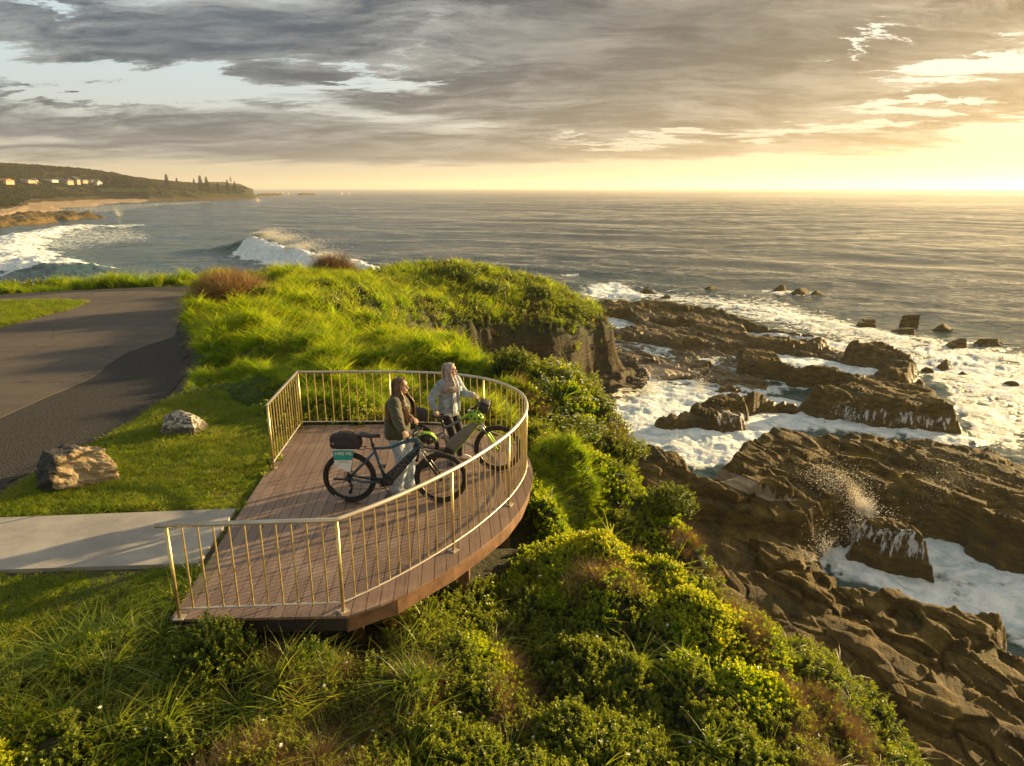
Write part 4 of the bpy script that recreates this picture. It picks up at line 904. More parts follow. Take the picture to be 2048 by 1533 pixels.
def bike(name, loc, rz, label, fr, accent, batt, fork_leg, steer=0, lett=True, second=False):
    B = empty(name, loc, rz, label=label, cat='bicycle', group='electric bicycles on the deck')
    WB = 1.26; V3 = Vector
    bb = V3((.49, 0, .315)); st = V3((.345, 0, .83)) if not second else V3((.43, 0, .705)); ht = V3((.895, 0, .965)); hb = V3((.955, 0, .815)); ax = V3((0, 0, WR)); ht.x += .025; hb.x += .025; fx = V3((WB, 0, WR))
    mb = MB()
    mb.tube([bb + V3((0, 0, .03)), st], [.022, .019], 10)                                               # seat tube
    TT = [st - V3((-.008, 0, .035)), V3((.48, 0, .80)), V3((.60, 0, .815)), V3((.75, 0, .88)), ht - V3((-.01, 0, .035))] if not second else [st - V3((-.008, 0, .02)), V3((.55, 0, .735)), V3((.72, 0, .835)), V3((.82, 0, .90)), ht - V3((-.01, 0, .035))]
    mb.tube(TT, [.018, .019, .021, .022, .025], 10)
    mb.tube([ht, hb], [.029, .031], 12)
    for s_ in (-1, 1):
        mb.tube([V3((0, s_ * .065, WR)), V3((.17, s_ * .055, WR + (st.z - .09 - WR) * .46)), V3((st.x + .02, s_ * .02, st.z - .085))], [.011, .012, .013], 8)        # seat stays
        mb.tube([V3((0, s_ * .068, WR)), V3((.22, s_ * .062, .325)), V3((.42, s_ * .035, .325))], [.013, .018, .020], 8)       # chain stays
        mb.box((-.005, s_ * .068, WR), (.05, .010, .05))
    mb.tube([V3((.14, -.055, .515)), V3((.14, .055, .515))], .008, 6)
    frame = mb.build('frame', fr, B, True)
    # battery down tube: deep box section
    d_ = (hb - bb); L_ = d_.length; ang = math.atan2(d_.z, d_.x); Rm = Matrix.Rotation(-ang, 3, 'Y')
    mb = MB(); prof = [(.0, .115), (.10, .125), (.30, .105), (.48, .085), (.60, .058), (.66, .045)] if not second else [(.0, .10), (.08, .155), (.16, .165), (.44, .135), (.56, .09), (.66, .045)]
    ring = []
    for s_, h_ in prof:
        s2 = s_ / .68 * L_; w_ = .040 if s_ < .55 else .032; h_ *= 1.16; c0 = bb + d_.normalized() * s2 + Rm @ V3((0, 0, -.01 + (.02 if second else 0)))
        ring.append([c0 + Rm @ V3((0, sy * w_ * (1 if abs(sz) < .9 else .6), sz * h_ / 2)) for sy, sz in ((-1, -.72), (-1, .72), (-.9, 1), (.9, 1), (1, .72), (1, -.72), (.9, -1), (-.9, -1))])
    vs = [p for r_ in ring for p in r_]; fs = [(i * 8 + k, i * 8 + (k + 1) % 8, (i + 1) * 8 + (k + 1) % 8, (i + 1) * 8 + k) for i in range(len(ring) - 1) for k in range(8)]
    mb.add(vs, fs + [tuple(range(8))[::-1], tuple((len(ring) - 1) * 8 + k for k in range(8))]); dt = mb.build('battery_tube', batt, B)
    if not second:      # blue upper part of the tube near the head
        mb = MB(); mb.tube([bb + d_ * .60 + Rm @ V3((0, 0, .030)), bb + d_ * .82 + Rm @ V3((0, 0, .014)), hb - V3((0, 0, -.03))], [.030, .036, .030], 10); mb.build('tube_shoulder', fr, B, True)
    else:
        mb = MB(); mb.tube([bb + Rm @ V3((.02, -.03, -.085)), bb + d_ * .5 + Rm @ V3((0, -.03, -.080)), hb + Rm @ V3((0, -.01, -.03))], .009, 6); mb.tube([V3((.70, 0, .832)), V3((.82, 0, .908)), ht - V3((0, 0, .02))], .0235, 8); mb.build('lime_trim', accent, B, True)
    if lett and not second:
        base = bb + d_ * .43 + Rm @ V3((0, -.0395, -.008))
        M_ = Matrix.Translation(base) @ Rm.to_4x4() @ Matrix.Rotation(R(90), 4, 'X')
        link('maker_lettering', text_mesh('GIANT', .125, M_, .002), m_letter, dt)
    # fork
    fa = (fx - hb); 
    mb = MB(); mb.tube([hb + V3((0, -.062, -.03)), hb + V3((0, .062, -.03))], .022, 8); crown = hb + V3((.012, 0, -.03)); fk = mb.build('fork', m_blk, B, True)
    for s_ in (-1, 1):
        a = crown + V3((0, s_ * .062, 0)); e = fx + V3((0, s_ * .062, 0)); m__ = a.lerp(e, .38)
        MB().tube([a, m__], .0155, 8).build('stanchion', m_chrome, fk, True)
        MB().tube([m__, a.lerp(e, .42), e], [.021, .022, .018], 8).build('fork_leg', fork_leg, fk, True)
    w1 = wheel(B, 0); w2 = wheel(B, WB)
    if lett: tyre_text(w1, 'MAXXIS', R(232)); tyre_text(w2, 'MAXXIS', R(228))
    # motor, crank
    mb = MB().tube([bb + V3((0, -.075, 0)), bb + V3((0, .055, 0))], .062, 20).ball(bb + V3((.045, 0, .0)), (.085, .05, .07)); mb.build('motor', m_blk, B, True)
    cr = empty('crankset', bb); cr.parent = B
    mb = MB().tube([(.075 * math.cos(2 * pi * k / 36), -.082, .075 * math.sin(2 * pi * k / 36)) for k in range(36)], .006, 6, closed=True)
    for k in range(5): a = k * 2 * pi / 5; mb.tube([(0, -.082, 0), (.072 * math.cos(a), -.082, .072 * math.sin(a))], .007, 5)
    mb.build('chainring', m_satin, cr, True); MB().tube([(.076 * math.cos(2 * pi * k / 36), -.075, .076 * math.sin(2 * pi * k / 36)) for k in range(36)], .0025, 4, closed=True).build('ring_edge', m_gold, cr)
    for s_ in (-1, 1):
        a = R(-68) if s_ < 0 else R(112); e = V3((.172 * math.cos(a), s_ * .098, .172 * math.sin(a)))
        c_ = MB().tube([(0, s_ * .09, 0), tuple(e)], [.014, .010], 8).build('crank_arm', m_satin, cr, True)
        MB().box((e.x, e.y + s_ * .05, e.z), (.09, .085, .016)).tube([e, e + V3((0, s_ * .09, 0))], .008, 6).box((e.x + .04, e.y + s_ * .05, e.z), (.012, .09, .026)).box((e.x - .04, e.y + s_ * .05, e.z), (.012, .09, .026)).build('pedal', m_blk, cr)
    # chain, cassette, derailleur
    mb = MB().tube([(0 + .002, -.050, WR + .045), (.49, -.082, .315 + .078)], .004, 4).tube([(.49, -.082, .237), (.02, -.052, .215), (-.0, -.052, .19)], .004, 4)
    mb.build('chain', m_satin, B)
    mb = MB().tube([(0, -.062, WR), (0, -.034, WR)], [.03, .055], 16)
    mb.build('cassette', m_satin, B, True)
    mb = MB().tube([(.01, -.075, WR - .03), (.05, -.082, WR - .10), (.015, -.07, WR - .19)], [.02, .014, .016], 8).tube([(.015, -.075, WR - .19), (.015, -.062, WR - .19)], .028, 12).tube([(.03, -.075, WR - .09), (.03, -.062, WR - .09)], .024, 12)
    mb.tube([(-.01, -.085, WR), (-.20, -.09, WR + .012)], .016, 8); mb.build('derailleur', m_blk, B, True)
    # saddle
    sp = st + V3((-.022, 0, .12 if not second else .13)); MB().tube([st - V3((0, 0, .02)), sp], .0155, 10).tube([st, st + V3((0, 0, .03))], .024, 10).build('seatpost', m_satin, B, True)
    vs = []; fs = []; SX = [(-.150, .045, .006), (-.135, .075, .010), (-.08, .078, .002), (-.03, .052, -.010), (.03, .030, -.014), (.10, .019, -.008), (.130, .010, -.018)]
    for (x, hw, dz_) in SX:
        c0 = sp + V3((x + .0, 0, .045 + dz_))
        for k in range(12): a = 2 * pi * k / 12; vs.append(c0 + V3((0, hw * math.cos(a), (.020 if math.sin(a) > 0 else .034) * math.sin(a))))
    for i in range(len(SX) - 1): fs += [(i * 12 + k, i * 12 + (k + 1) % 12, (i + 1) * 12 + (k + 1) % 12, (i + 1) * 12 + k) for k in range(12)]
    sd_ = MB().add(vs, fs + [tuple(range(12))[::-1], tuple((len(SX) - 1) * 12 + k for k in range(12))]).build('saddle', m_seat, B, True)
    MB().tube([sp + V3((-.10, -.02, .02)), sp + V3((0, -.02, .0)), sp + V3((.07, -.012, .02))], .004, 5).tube([sp + V3((-.10, .02, .02)), sp + V3((0, .02, .0)), sp + V3((.07, .012, .02))], .004, 5).build('saddle_rail', m_chrome, sd_)
    # bars
    H = empty('handlebar', ht + V3((-.01, 0, .02)), steer); H.parent = B
    MB().tube([(0, 0, -.03), (.0, 0, .03), (.045, 0, .075)], [.02, .022, .022], 8).tube([(-.04, -.33, .085), (0, -.18, .080), (.048, -.06, .075), (.048, .06, .075), (0, .18, .080), (-.04, .33, .085)], .0125, 8).build('bar', m_satin, H, True)
    for s_ in (-1, 1):
        MB().tube([(-.018, s_ * .245, .083), (-.045, s_ * .37, .086)], .0175, 10).build('grip', m_blk, H, True)
        MB().tube([(.0, s_ * .20, .08), (.03, s_ * .21, .075), (.035, s_ * .31, .065)], .006, 6).box((.012, s_ * .195, .082), (.035, .03, .028)).build('brake_lever', m_satin, H, True)
    MB().tube([(.0, .18, .07), (.10, .10, .03), (.09, .04, -.09), (.06, .03, -.16)], .003, 5).tube([(.0, -.18, .07), (.11, -.10, .05), (.08, -.04, -.09), (.0, -.03, -.14)], .003, 5).tube([(.02, .15, .08), (.12, .02, .10), (.06, -.1, .0), (.02, -.03, -.12)], .003, 5).build('cables', m_blk, H, True)
    MB().box((.06, 0, .105), (.05, .045, .012)).build('display', m_blk, H)
    # rack
    mb = MB()
    for s_ in (-1, 1):
        mb.tube([(0, s_ * .075, WR + .03), (-.03, s_ * .07, .79), (-.16, s_ * .06, .80)], .006, 6).tube([(-.20, s_ * .055, .80), (.24, s_ * .055, .80)], .006, 6)
        mb.tube([(0, s_ * .075, WR + .03), (.06, s_ * .07, .79)], .006, 6)
    for xx in (-.2, -.05, .1, .24): mb.tube([(xx, -.055, .80), (xx, .055, .80)], .005, 6)
    mb.tube([(.24, 0, .80), (.33, 0, .78)], .006, 6)
    mb.build('rack', m_satin, B, True)
    return B
bike1 = bike('bicycle', (-2.235, 8.69, 0), R(-1), 'dark blue electric bicycle with a black rack bag and hanging sign, nearer the front', m_blue, m_white, m_dblue, m_satin, R(4))
bike2 = bike('bicycle', (-1.475, 9.83, 0), R(-2.5), 'grey and lime green electric bicycle held by the woman in denim', m_grey, m_lime, m_grey, m_lime, R(-6), True, True)
def fix_rel(o, B, x, y, z, rz=0):
    M_ = Matrix.Translation(B.location) @ Matrix.Rotation(B.rotation_euler.z, 4, 'Z') @ Matrix.Translation((x, y, z)) @ Matrix.Rotation(rz, 4, 'Z'); o.matrix_world = M_; o.location = M_.to_translation(); o.rotation_euler = (0, 0, B.rotation_euler.z + rz); return o
m_bag = simple('bag_fabric', (.030, .018, .022), .7, bump_=.3, bscale=200, var=.2); m_bagb = simple('black_bag_fabric', (.020, .018, .018), .6, bump_=.3, bscale=200)
def trunk_bag(B, label, mcol):
    T_ = empty('rack_bag', label=label, cat='bag', group='bags strapped to the rear racks')
    secs = [(-.225, .07, .05, .17), (-.205, .095, .02, .19), (-.05, .10, .0, .215), (.14, .10, .0, .185), (.19, .085, .01, .15)]; vs = []; fs = []
    prof = [(-1, .0), (-1.06, .45), (-.82, .85), (-.4, 1.0), (.4, 1.0), (.82, .85), (1.06, .45), (1, 0)]
    for x, hw, z0, z1 in secs: vs += [(x, a * hw, z0 + (z1 - z0) * t) for a, t in prof]
    n = len(prof); fs = [(i * n + k, i * n + (k + 1) % n, (i + 1) * n + (k + 1) % n, (i + 1) * n + k) for i in range(len(secs) - 1) for k in range(n)] + [tuple(range(n))[::-1], tuple((len(secs) - 1) * n + k for k in range(n))]
    MB().add(vs, fs).build('bag_body', mcol, T_, bevel=.012, smooth=True)
    MB().tube([(-.12, 0, .21), (-.08, .0, .235), (.05, 0, .235), (.09, 0, .21)], .010, 6, flat=((0, 0, 1), .5)).build('carry_handle', m_blk, T_, True)
    MB().box((-.02, -.104, .006), (.36, .004, .010)).tube([(-.222, -.05, .09), (-.214, -.085, .10), (-.16, -.103, .085)], .006, 4).build('reflective_strip', m_white, T_)
    MB().tube([(-.21, -.097, .13), (-.05, -.106, .155), (.14, -.100, .12)], .003, 4).tube([(-.16, -.09, .17), (-.16, -.0, .205), (-.16, .09, .17)], .006, 4).tube([(.02, -.098, .18), (.02, 0, .212), (.02, .098, .18)], .006, 4).build('zip', m_blk, T_)
    fix_rel(T_, B, 0.0, 0, .808); return T_
bag1 = trunk_bag(bike1, 'dark maroon trunk bag on the rack of the blue bicycle above the sign', m_bag)
bag2 = trunk_bag(bike2, 'black trunk bag on the rear rack between the two women', m_bagb)
# sign: teal top, white lower part, hanging on the near side of the rack
sg = empty('hire_sign', label='teal and white HIRE ME sign hanging from the rack bag of the blue bicycle', cat='sign')
pts = [(-.172, 0), (.112, 0), (.055, -.29), (.01, -.302), (-.155, -.215)]
mt = simple('teal_print', (.01, .29, .27), .45, var=.03); mw = simple('white_board', (.72, .73, .74), .45, var=.03); mdk = simple('dark_print', (.05, .08, .09), .6)
def plate(P_, y0, y1, m_, nm, par): n = len(P_); return MB().add([(x, y0, z) for x, z in P_] + [(x, y1, z) for x, z in P_], [tuple(range(n)), tuple(range(n, 2 * n))[::-1]] + [(i, (i + 1) % n, n + (i + 1) % n, n + i) for i in range(n)]).build(nm, m_, par)
plate(pts, -.002, .002, mw, 'board', sg); plate([(-.172, 0), (.112, 0), (.083, -.135), (-.163, -.135)], -.0045, -.0021, mt, 'teal_panel', sg)
FX = Matrix.Rotation(R(90), 4, 'X')
link('headline_lettering', text_mesh('HIRE ME', .062, Matrix.Translation((-.032, -.006, -.045)) @ FX, .001), m_white, sg)
link('small_lettering', text_mesh('SCAN TO RIDE'[:0] + '', .02, Matrix.Identity(4)), m_white, sg) if False else None
mb = MB()
for z, x0, x1, h in [(-.155, -.115, .03, .006), (-.175, -.125, .045, .004)]:
    xx = x0
    while xx < x1: w_ = random.uniform(.008, .02); mb.box((xx + w_ / 2, -.003, z), (w_, .002, h)); xx += w_ + .004
for xx in (-.135, -.115, -.098): mb.box((xx, -.003, -.205), (.010, .002, .010))
mb.build('small_print', mdk, sg); fix_rel(sg, bike1, 0, -.118, .808); sg.rotation_euler.x = R(-3)
# helmets
def helmet(loc, rot, label, m_, nm='helmet'):
    Hh = empty(nm, loc, label=label, cat='helmet', group='lime bicycle helmets'); Hh.rotation_euler = rot; Hh.scale = (.88, .88, .88)
    vs = []; fs = []; nu, nv = 28, 11
    for j in range(nv + 1):
        th = j / nv * R(98)
        for i in range(nu):
            a = 2 * pi * i / nu; rr = math.sin(th); rid = 1 + .045 * math.cos(6 * math.sin(a) * rr) * (rr > .1)
            x = .150 * rr * math.cos(a) * rid; y = .108 * rr * math.sin(a) * rid; z = .105 * math.cos(th) * rid + (-.02 if th > R(80) and math.cos(a) > .2 else 0); vs.append((x, y, z))
    vent = []
    for j in range(nv):
        for i in range(nu):
            f = (j * nu + i, (j + 1) * nu + i, (j + 1) * nu + (i + 1) % nu, j * nu + (i + 1) % nu); fs.append(f)
            vent.append(1 if (3 <= j <= 5 and i % 4 in (1, 2)) or (7 <= j <= 8 and (i + 2) % 4 in (1, 2)) else 0)
    m2 = MB(); m2.add(vs, [f for f, v_ in zip(fs, vent) if not v_]); o = m2.build('shell', m_, Hh, True)
    sm = o.modifiers.new('t', 'SOLIDIFY'); sm.thickness = .018; sm.offset = -1
    MB().ball((0, 0, -.004), (.133, .090, .090), 20, 12).build('liner', m_blk, Hh, True)
    MB().tube([(.03, .09, -.01), (.03, .05, -.11), (.03, 0, -.13), (.03, -.05, -.11), (.03, -.09, -.01)], .005, 5, flat=((1, 0, 0), 2)).build('strap', m_blk, Hh, True)
    return Hh
m_hel = simple('helmet_lime', (.27, .47, .03), .35, var=.05)
# ================================================================== REMESHED ORGANIC SHAPES
def remesh(mb, name, vox, smooth=2, noise=None, mat_=None, parent=None, keep=None, **k):
    me_ = mb.mesh(name); o = bpy.data.objects.new(name, me_); COL.objects.link(o)
    md = o.modifiers.new('r', 'REMESH'); md.mode = 'VOXEL'; md.voxel_size = vox
    if smooth: sm = o.modifiers.new('s', 'SMOOTH'); sm.factor = .6; sm.iterations = smooth
    dg = bpy.context.evaluated_depsgraph_get(); me2 = bpy.data.meshes.new_from_object(o.evaluated_get(dg)); bpy.data.objects.remove(o); me2.name = name
    if noise:
        n = len(me2.vertices); co = np.empty(n * 3, np.float32); me2.vertices.foreach_get('co', co); co = co.reshape(-1, 3); nr = np.empty(n * 3, np.float32); me2.vertices.foreach_get('normal', nr); nr = nr.reshape(-1, 3)
        co = co + nr * noise(co)[:, None]; me2.vertices.foreach_set('co', co.astype(np.float32).ravel()); me2.update()
    return link(name, me2, mat_, parent, True, **k)
def caps(mb, pts, rs, n=14, flat=None):
    """chain of tapered capsules"""
    P_ = [Vector(p) for p in pts]
    for i in range(len(P_)): r_ = rs[i]; mb.ball(P_[i], r_ if not isinstance(r_, tuple) else r_, 14, 10)
    for i in range(len(P_) - 1):
        a, b_ = P_[i], P_[i + 1]; L = (b_ - a).length
        if L < 1e-5: continue
        ra, rb = [(max(x) if isinstance(x, tuple) else x) for x in (rs[i], rs[i + 1])]
        mb.tube([a, a.lerp(b_, .33), a.lerp(b_, .66), b_], [ra, ra * .67 + rb * .33, ra * .33 + rb * .67, rb], n)
    return mb
def ellip(mb, c, r, rot=None): return mb.ball(c, r, 20, 14, M=rot)
def loft(mb, secs, n=20):
    """sections (centre, (rx, ry), yaw) bottom to top -> closed shape"""
    vs = []; N = len(secs)
    for c, (rx, ry), yw in secs:
        for k in range(n):
            a = 2 * pi * k / n; x = rx * math.copysign(abs(math.cos(a)) ** .85, math.cos(a)); y = ry * math.copysign(abs(math.sin(a)) ** .85, math.sin(a))
            vs.append((c[0] + x * math.cos(yw) - y * math.sin(yw), c[1] + x * math.sin(yw) + y * math.cos(yw), c[2]))
    fs = [(i * n + k, i * n + (k + 1) % n, (i + 1) * n + (k + 1) % n, (i + 1) * n + k) for i in range(N - 1) for k in range(n)] + [tuple(range(n))[::-1], tuple((N - 1) * n + k for k in range(n))]
    return mb.add(vs, fs)
def ik(a, t, l1, l2, hint):
    a, t = Vector(a), Vector(t); d_ = t - a; L = min(d_.length, (l1 + l2) * .995); u = d_.normalized(); x = (l1 * l1 - l2 * l2 + L * L) / (2 * L); h = math.sqrt(max(l1 * l1 - x * x, 0))
    hv = Vector(hint); hv = (hv - u * hv.dot(u)).normalized(); return a + u * x + hv * h, a + u * L
def fold(sc, amp, seed=0):
    def f(co):
        x = co[:, 0] * sc + co[:, 1] * sc * .7; z = co[:, 2] * sc * 1.4; return (fbm(x, z, 1.0, 3, seed) * amp + fbm(x * 2.3 + co[:, 1] * sc, z * .8, 1.3, 3, seed + 4) * amp * .5).astype(np.float32)
    return f
def skinmat(nm, base):
    m_, q, b = mat(nm); n = q.noise(q.gen(), 18, 5, .6); q.put(b.inputs['Base Color'], q.mix(q.ss(n, .3, .7), tuple(c_ * .88 for c_ in base), base)); b.inputs['Roughness'].default_value = .5
    b.inputs['Subsurface Weight'].default_value = .12; b.inputs['Subsurface Radius'].default_value = (.01, .004, .002); return m_
def hairmat(nm, lo, hi):
    m_, q, b = mat(nm); n = q.noise(q.scale3(q.gen(), 60, 60, 5), 1.5, 5, .6); q.put(b.inputs['Base Color'], q.mix(q.ss(n, .35, .65), lo, hi)); b.inputs['Roughness'].default_value = .38; b.inputs['Specular IOR Level'].default_value = .5
    q.put(b.inputs['Normal'], q.bump(n, .6, .004)); return m_
def clothmat(nm, lo, hi, sc=30, bump_=.5, bs=150, rough=.9, stripe=None):
    m_, q, b = mat(nm); n = q.noise(q.gen(), sc, 6, .65); c_ = q.mix(q.ss(n, .35, .65), lo, hi)
    if stripe: n2 = q.noise(q.gen(), 7, 4, .6); c_ = q.mix(q.mul(q.ss(n2, .45, .62), stripe[1]), c_, stripe[0])
    q.put(b.inputs['Base Color'], c_); b.inputs['Roughness'].default_value = rough; q.put(b.inputs['Normal'], q.bump(q.noise(q.gen(), bs, 3), bump_, .004)); b.inputs['Sheen Weight'].default_value = .3; return m_
HD = .235   # head height
def build_head(mb, hc, yaw, pitch=0):
    """head centred at hc, facing yaw; returns local->world function"""
    Rz = Matrix.Rotation(yaw, 3, 'Z') @ Matrix.Rotation(pitch, 3, 'Y'); W_ = lambda x, y, z: Vector(hc) + Rz @ Vector((x, y, z))
    mb.ball(W_(-.012, 0, .028), (.092, .076, .090), 20, 14, M=Rz); mb.ball(W_(.022, 0, -.030), (.062, .060, .078), 18, 12, M=Rz)
    mb.ball(W_(.052, 0, -.082), (.024, .026, .022), 12, 8, M=Rz); mb.ball(W_(.035, 0, -.06), (.045, .048, .035), 12, 8, M=Rz)
    mb.ball(W_(.060, 0, .040), (.026, .052, .030), 12, 8, M=Rz)                                   # brow
    mb.tube([W_(.078, 0, .022), W_(.092, 0, -.004), W_(.104, 0, -.022), W_(.090, 0, -.030)], [.008, .010, .013, .009], 10)   # nose
    for s_ in (-1, 1):
        mb.ball(W_(.088, s_ * .011, -.026), (.009, .007, .006), 8, 6, M=Rz); mb.ball(W_(.058, s_ * .036, -.018), (.024, .020, .022), 12, 8, M=Rz)
        mb.ball(W_(-.005, s_ * .077, -.005), (.018, .008, .030), 12, 8, M=Rz)
    mb.ball(W_(.081, 0, -.052), (.010, .022, .006), 12, 8, M=Rz); mb.ball(W_(.079, 0, -.061), (.010, .018, .006), 12, 8, M=Rz)
    return W_, Rz
def hand(mb, wrist, tgt_dir, palm_n, grip=1.0, sgn=1):
    """palm and five fingers; tgt_dir forward, palm_n palm normal (fingers curl towards it)"""
    f = Vector(tgt_dir).normalized(); n = Vector(palm_n); n = (n - f * n.dot(f)).normalized(); s_ = f.cross(n) * sgn
    w = Vector(wrist); B = Matrix((f, s_, n)).transposed()
    mb.ball(w + f * .045, (.046, .038, .015), 14, 10, M=B); mb.ball(w + f * .01, (.03, .026, .018), 12, 8, M=B)
    for k, (o_, ln) in enumerate([(.027, .070), (.010, .078), (-.008, .073), (-.025, .058)]):
        p = w + f * .078 + s_ * o_; a = .35 + .12 * k; pts = [w + f * .05 + s_ * o_ * .9, p]; ang = 0
        for j, fr_ in enumerate((.45, .32, .23)):
            ang += grip * (.75 + .1 * j); dd = f * math.cos(ang) + n * math.sin(ang); p = p + dd * ln * fr_; pts.append(p)
        mb.tube(pts, [.0085, .0085, .0082, .0075, .0062], 8); mb.ball(pts[-1], .0062, 8, 6)
    p0 = w + f * .025 + s_ * .030; d1 = (f * .6 + s_ * .6 + n * .5 * grip).normalized(); d2 = (f * .7 + n * .9 * grip + s_ * -.1).normalized()
    pts = [w + f * .015 + s_ * .012, p0, p0 + d1 * .034, p0 + d1 * .034 + d2 * .028]; mb.tube(pts, [.013, .012, .0098, .0078], 8); mb.ball(pts[-1], .0078, 8, 6)
def strands(rg_, hc, Rz, n, length, part_x, col_m, name, parent, wave=.02, spread=1.0, front=.4, bottom=None, thick=.010, body=(.12, .145)):
    """long hair: many tapered locks falling from the parting over the skull"""
    W_ = lambda x, y, z: Vector(hc) + Rz @ Vector((x, y, z)); mb = MB()
    for i in range(n):
        s_ = -1 if i % 2 else 1; u = rg_.uniform(-1, 1); rr0 = rg_.uniform(0, 1)                         # u: front(1) .. back(-1) of the parting
        x0 = -.012 + .075 * u; x_end = x0 + rg_.uniform(-.03, .03) - .02 + (front if u > .3 else 0) * .10; ye = s_ * rg_.uniform(.055, .105) * spread * (1 if u > -.5 else .8)
        if u < -.6: ye = s_ * rg_.uniform(.0, .09) * spread
        L_ = length * rg_.uniform(.8, 1.05); pts = [W_(x0, 0.004 * s_, .115 - .03 * u * u)]
        side_y = s_ * (.083 if u > -.6 else .05 + .03 * rg_.uniform()) ; bx = x0 if u > -.6 else -.100
        if u > .35: bx = min(x0, .030) - .004; 
        pts.append(W_((x0 + bx) / 2, side_y * .66, .096)); pts.append(W_(bx, side_y * 1.04, .045)); pts.append(W_(bx - .004, side_y * 1.08, -.03))
        k = 7; ph = rg_.uniform(0, 6)
        for j in range(1, k + 1):
            t = j / k; lx = bx + (x_end - bx) * t + wave * math.sin(ph + t * 9) * t; ly = side_y + (ye - side_y) * t + wave * .6 * math.cos(ph + t * 7) * t; lz = -.03 - L_ * t
            g_ = min(max((-lz - .10) / .14, 0), 1); ax_, ay_ = .06 + body[0] * g_, .07 + body[1] * g_
            e_ = math.hypot((lx + .03) / ax_, ly / ay_)
            if lz < -.10 and e_ < 1.04 + .05 * rr0:
                kf = (1.04 + .05 * rr0) / max(e_, .2); lx, ly = -.03 + (lx + .03) * kf, ly * kf
            pts.append(W_(lx, ly, lz))
        r_ = [thick * .8, thick * 1.1, thick * 1.2, thick * 1.2] + [thick * (1.15 - .85 * (j / k) ** 1.5) for j in range(1, k + 1)]; mb.tube(pts, r_, 6)
    mb.ball(W_(-.020, 0, .034), (.094, .084, .092), 20, 14, M=Rz)
    return mb.build(name, col_m, parent, True)
class Fig: pass
def figure(name, loc, yaw, hyaw, height, handL, handR, feet, mats, label, lean=.0, jacket='fleece', grips=(1, 1)):
    """loc: ground point of the pelvis; yaw torso facing (0 = +X)"""
    k = height / 1.66; root = empty(name, (loc[0], loc[1], 0), label=label, cat='person'); o = Vector((loc[0], loc[1], 0)); Rt = Matrix.Rotation(yaw, 3, 'Z')
    T_ = lambda x, y, z: Vector((0, 0, 0)) + Rt @ Vector((x * k, y * k, z * k))           # local to root (root only translated)
    lw = lambda p: Vector(p) - o
    pel = T_(0, 0, .90); che = T_(.01 + lean * .6, 0, 1.20); nk = T_(.0 + lean, 0, 1.385); hc = T_(.035 + lean * 1.1, 0, 1.535)
    shL, shR = T_(.0 + lean * .9, .165, 1.335), T_(.0 + lean * .9, -.165, 1.335); hL, hR = lw(handL), lw(handR)
    eL, wL = ik(shL, hL, .27 * k, .235 * k, T_(-.6, .5, -1)); eR, wR = ik(shR, hR, .27 * k, .235 * k, T_(-.6, -.5, -1))
    legs = []
    for s_, ft in ((1, feet[0]), (-1, feet[1])):
        f_ = lw((ft[0], ft[1], 0)); hp = T_(0, s_ * .085, .88); an = f_ + Vector((0, 0, .085)); kn, _ = ik(hp, an, .41 * k, .41 * k, Rt @ Vector((1, 0, 0))); legs.append((hp, kn, an, f_, ft[2]))
    # body: one continuous surface
    mb = MB(); W_, Rh = build_head(mb, hc, hyaw)
    caps(mb, [nk + Vector((0, 0, -.04)), nk + Vector((0, 0, .02)), Vector(hc) + Rh @ Vector((-.018, 0, -.07))], [.058 * k, .047 * k, .047 * k])
    loft(mb, [(T_(0, 0, .80), (.10 * k, .15 * k), yaw), (T_(0, 0, .90), (.105 * k, .165 * k), yaw), (T_(0, 0, 1.02), (.085 * k, .125 * k), yaw), (che, (.10 * k, .145 * k), yaw), (T_(lean * .9, 0, 1.32), (.085 * k, .155 * k), yaw), (T_(lean, 0, 1.385), (.05 * k, .08 * k), yaw)])
    for s_, e_, w_, hh in ((shL, eL, wL, 1), (shR, eR, wR, -1)): caps(mb, [s_, e_, w_], [.048 * k, .036 * k, .024 * k])
    lk = mats.get('lk', 1); 
    for hp, kn, an, f_, fy in legs: caps(mb, [hp, kn, an], [.074 * k * lk, .046 * k * lk, .032 * k * lk])
    for w_, e_, sg_, gp in ((wL, eL, -1, grips[0]), (wR, eR, 1, grips[1])):
        fd = (w_ - e_).normalized(); fd = (fd + Rt @ Vector((.25, 0, -.1))).normalized(); hand(mb, w_, fd, (0, 0, -1), gp, sg_)
    remesh(mb, 'body', .0042, 1, None, mats['skin'], root)
    # face details
    mbE = MB(); mbB = MB(); mbL = MB()
    for s_ in (-1, 1):
        mbE.ball(W_(.0745, s_ * .029, .012), (.008, .012, .005), 10, 6, M=Rh); mbB.tube([W_(.080, s_ * .014, .030), W_(.082, s_ * .030, .034), W_(.070, s_ * .046, .029)], .0028, 6)
    mbL.ball(W_(.0865, 0, -.052), (.006, .020, .0045), 10, 6, M=Rh); mbL.ball(W_(.0845, 0, -.060), (.006, .017, .0045), 10, 6, M=Rh)
    mbE.build('eyes', mats['eye'], root, True); mbB.build('eyebrows', mats['brow'], root, True); mbL.build('lips', mats['lips'], root, True)
    # trousers
    mb = MB(); ww = mats.get('leg_w', (.102, .080, .078)); loft(mb, [(T_(0, 0, .80), (.118 * k, .165 * k), yaw), (T_(0, 0, .90), (.122 * k, .178 * k), yaw), (T_(0, 0, 1.0), (.105 * k, .145 * k), yaw)])
    for hp, kn, an, f_, fy in legs: caps(mb, [hp + Vector((0, 0, -.04)), kn, an + Vector((0, 0, .03)), an - Vector((0, 0, .01))], [ww[0] * k, ww[1] * k, ww[2] * k, ww[2] * k])
    tr_ = remesh(mb, 'trousers', .009, 2, fold(7, .012 if lk == 1 else .005, 3), mats['trousers'], root)
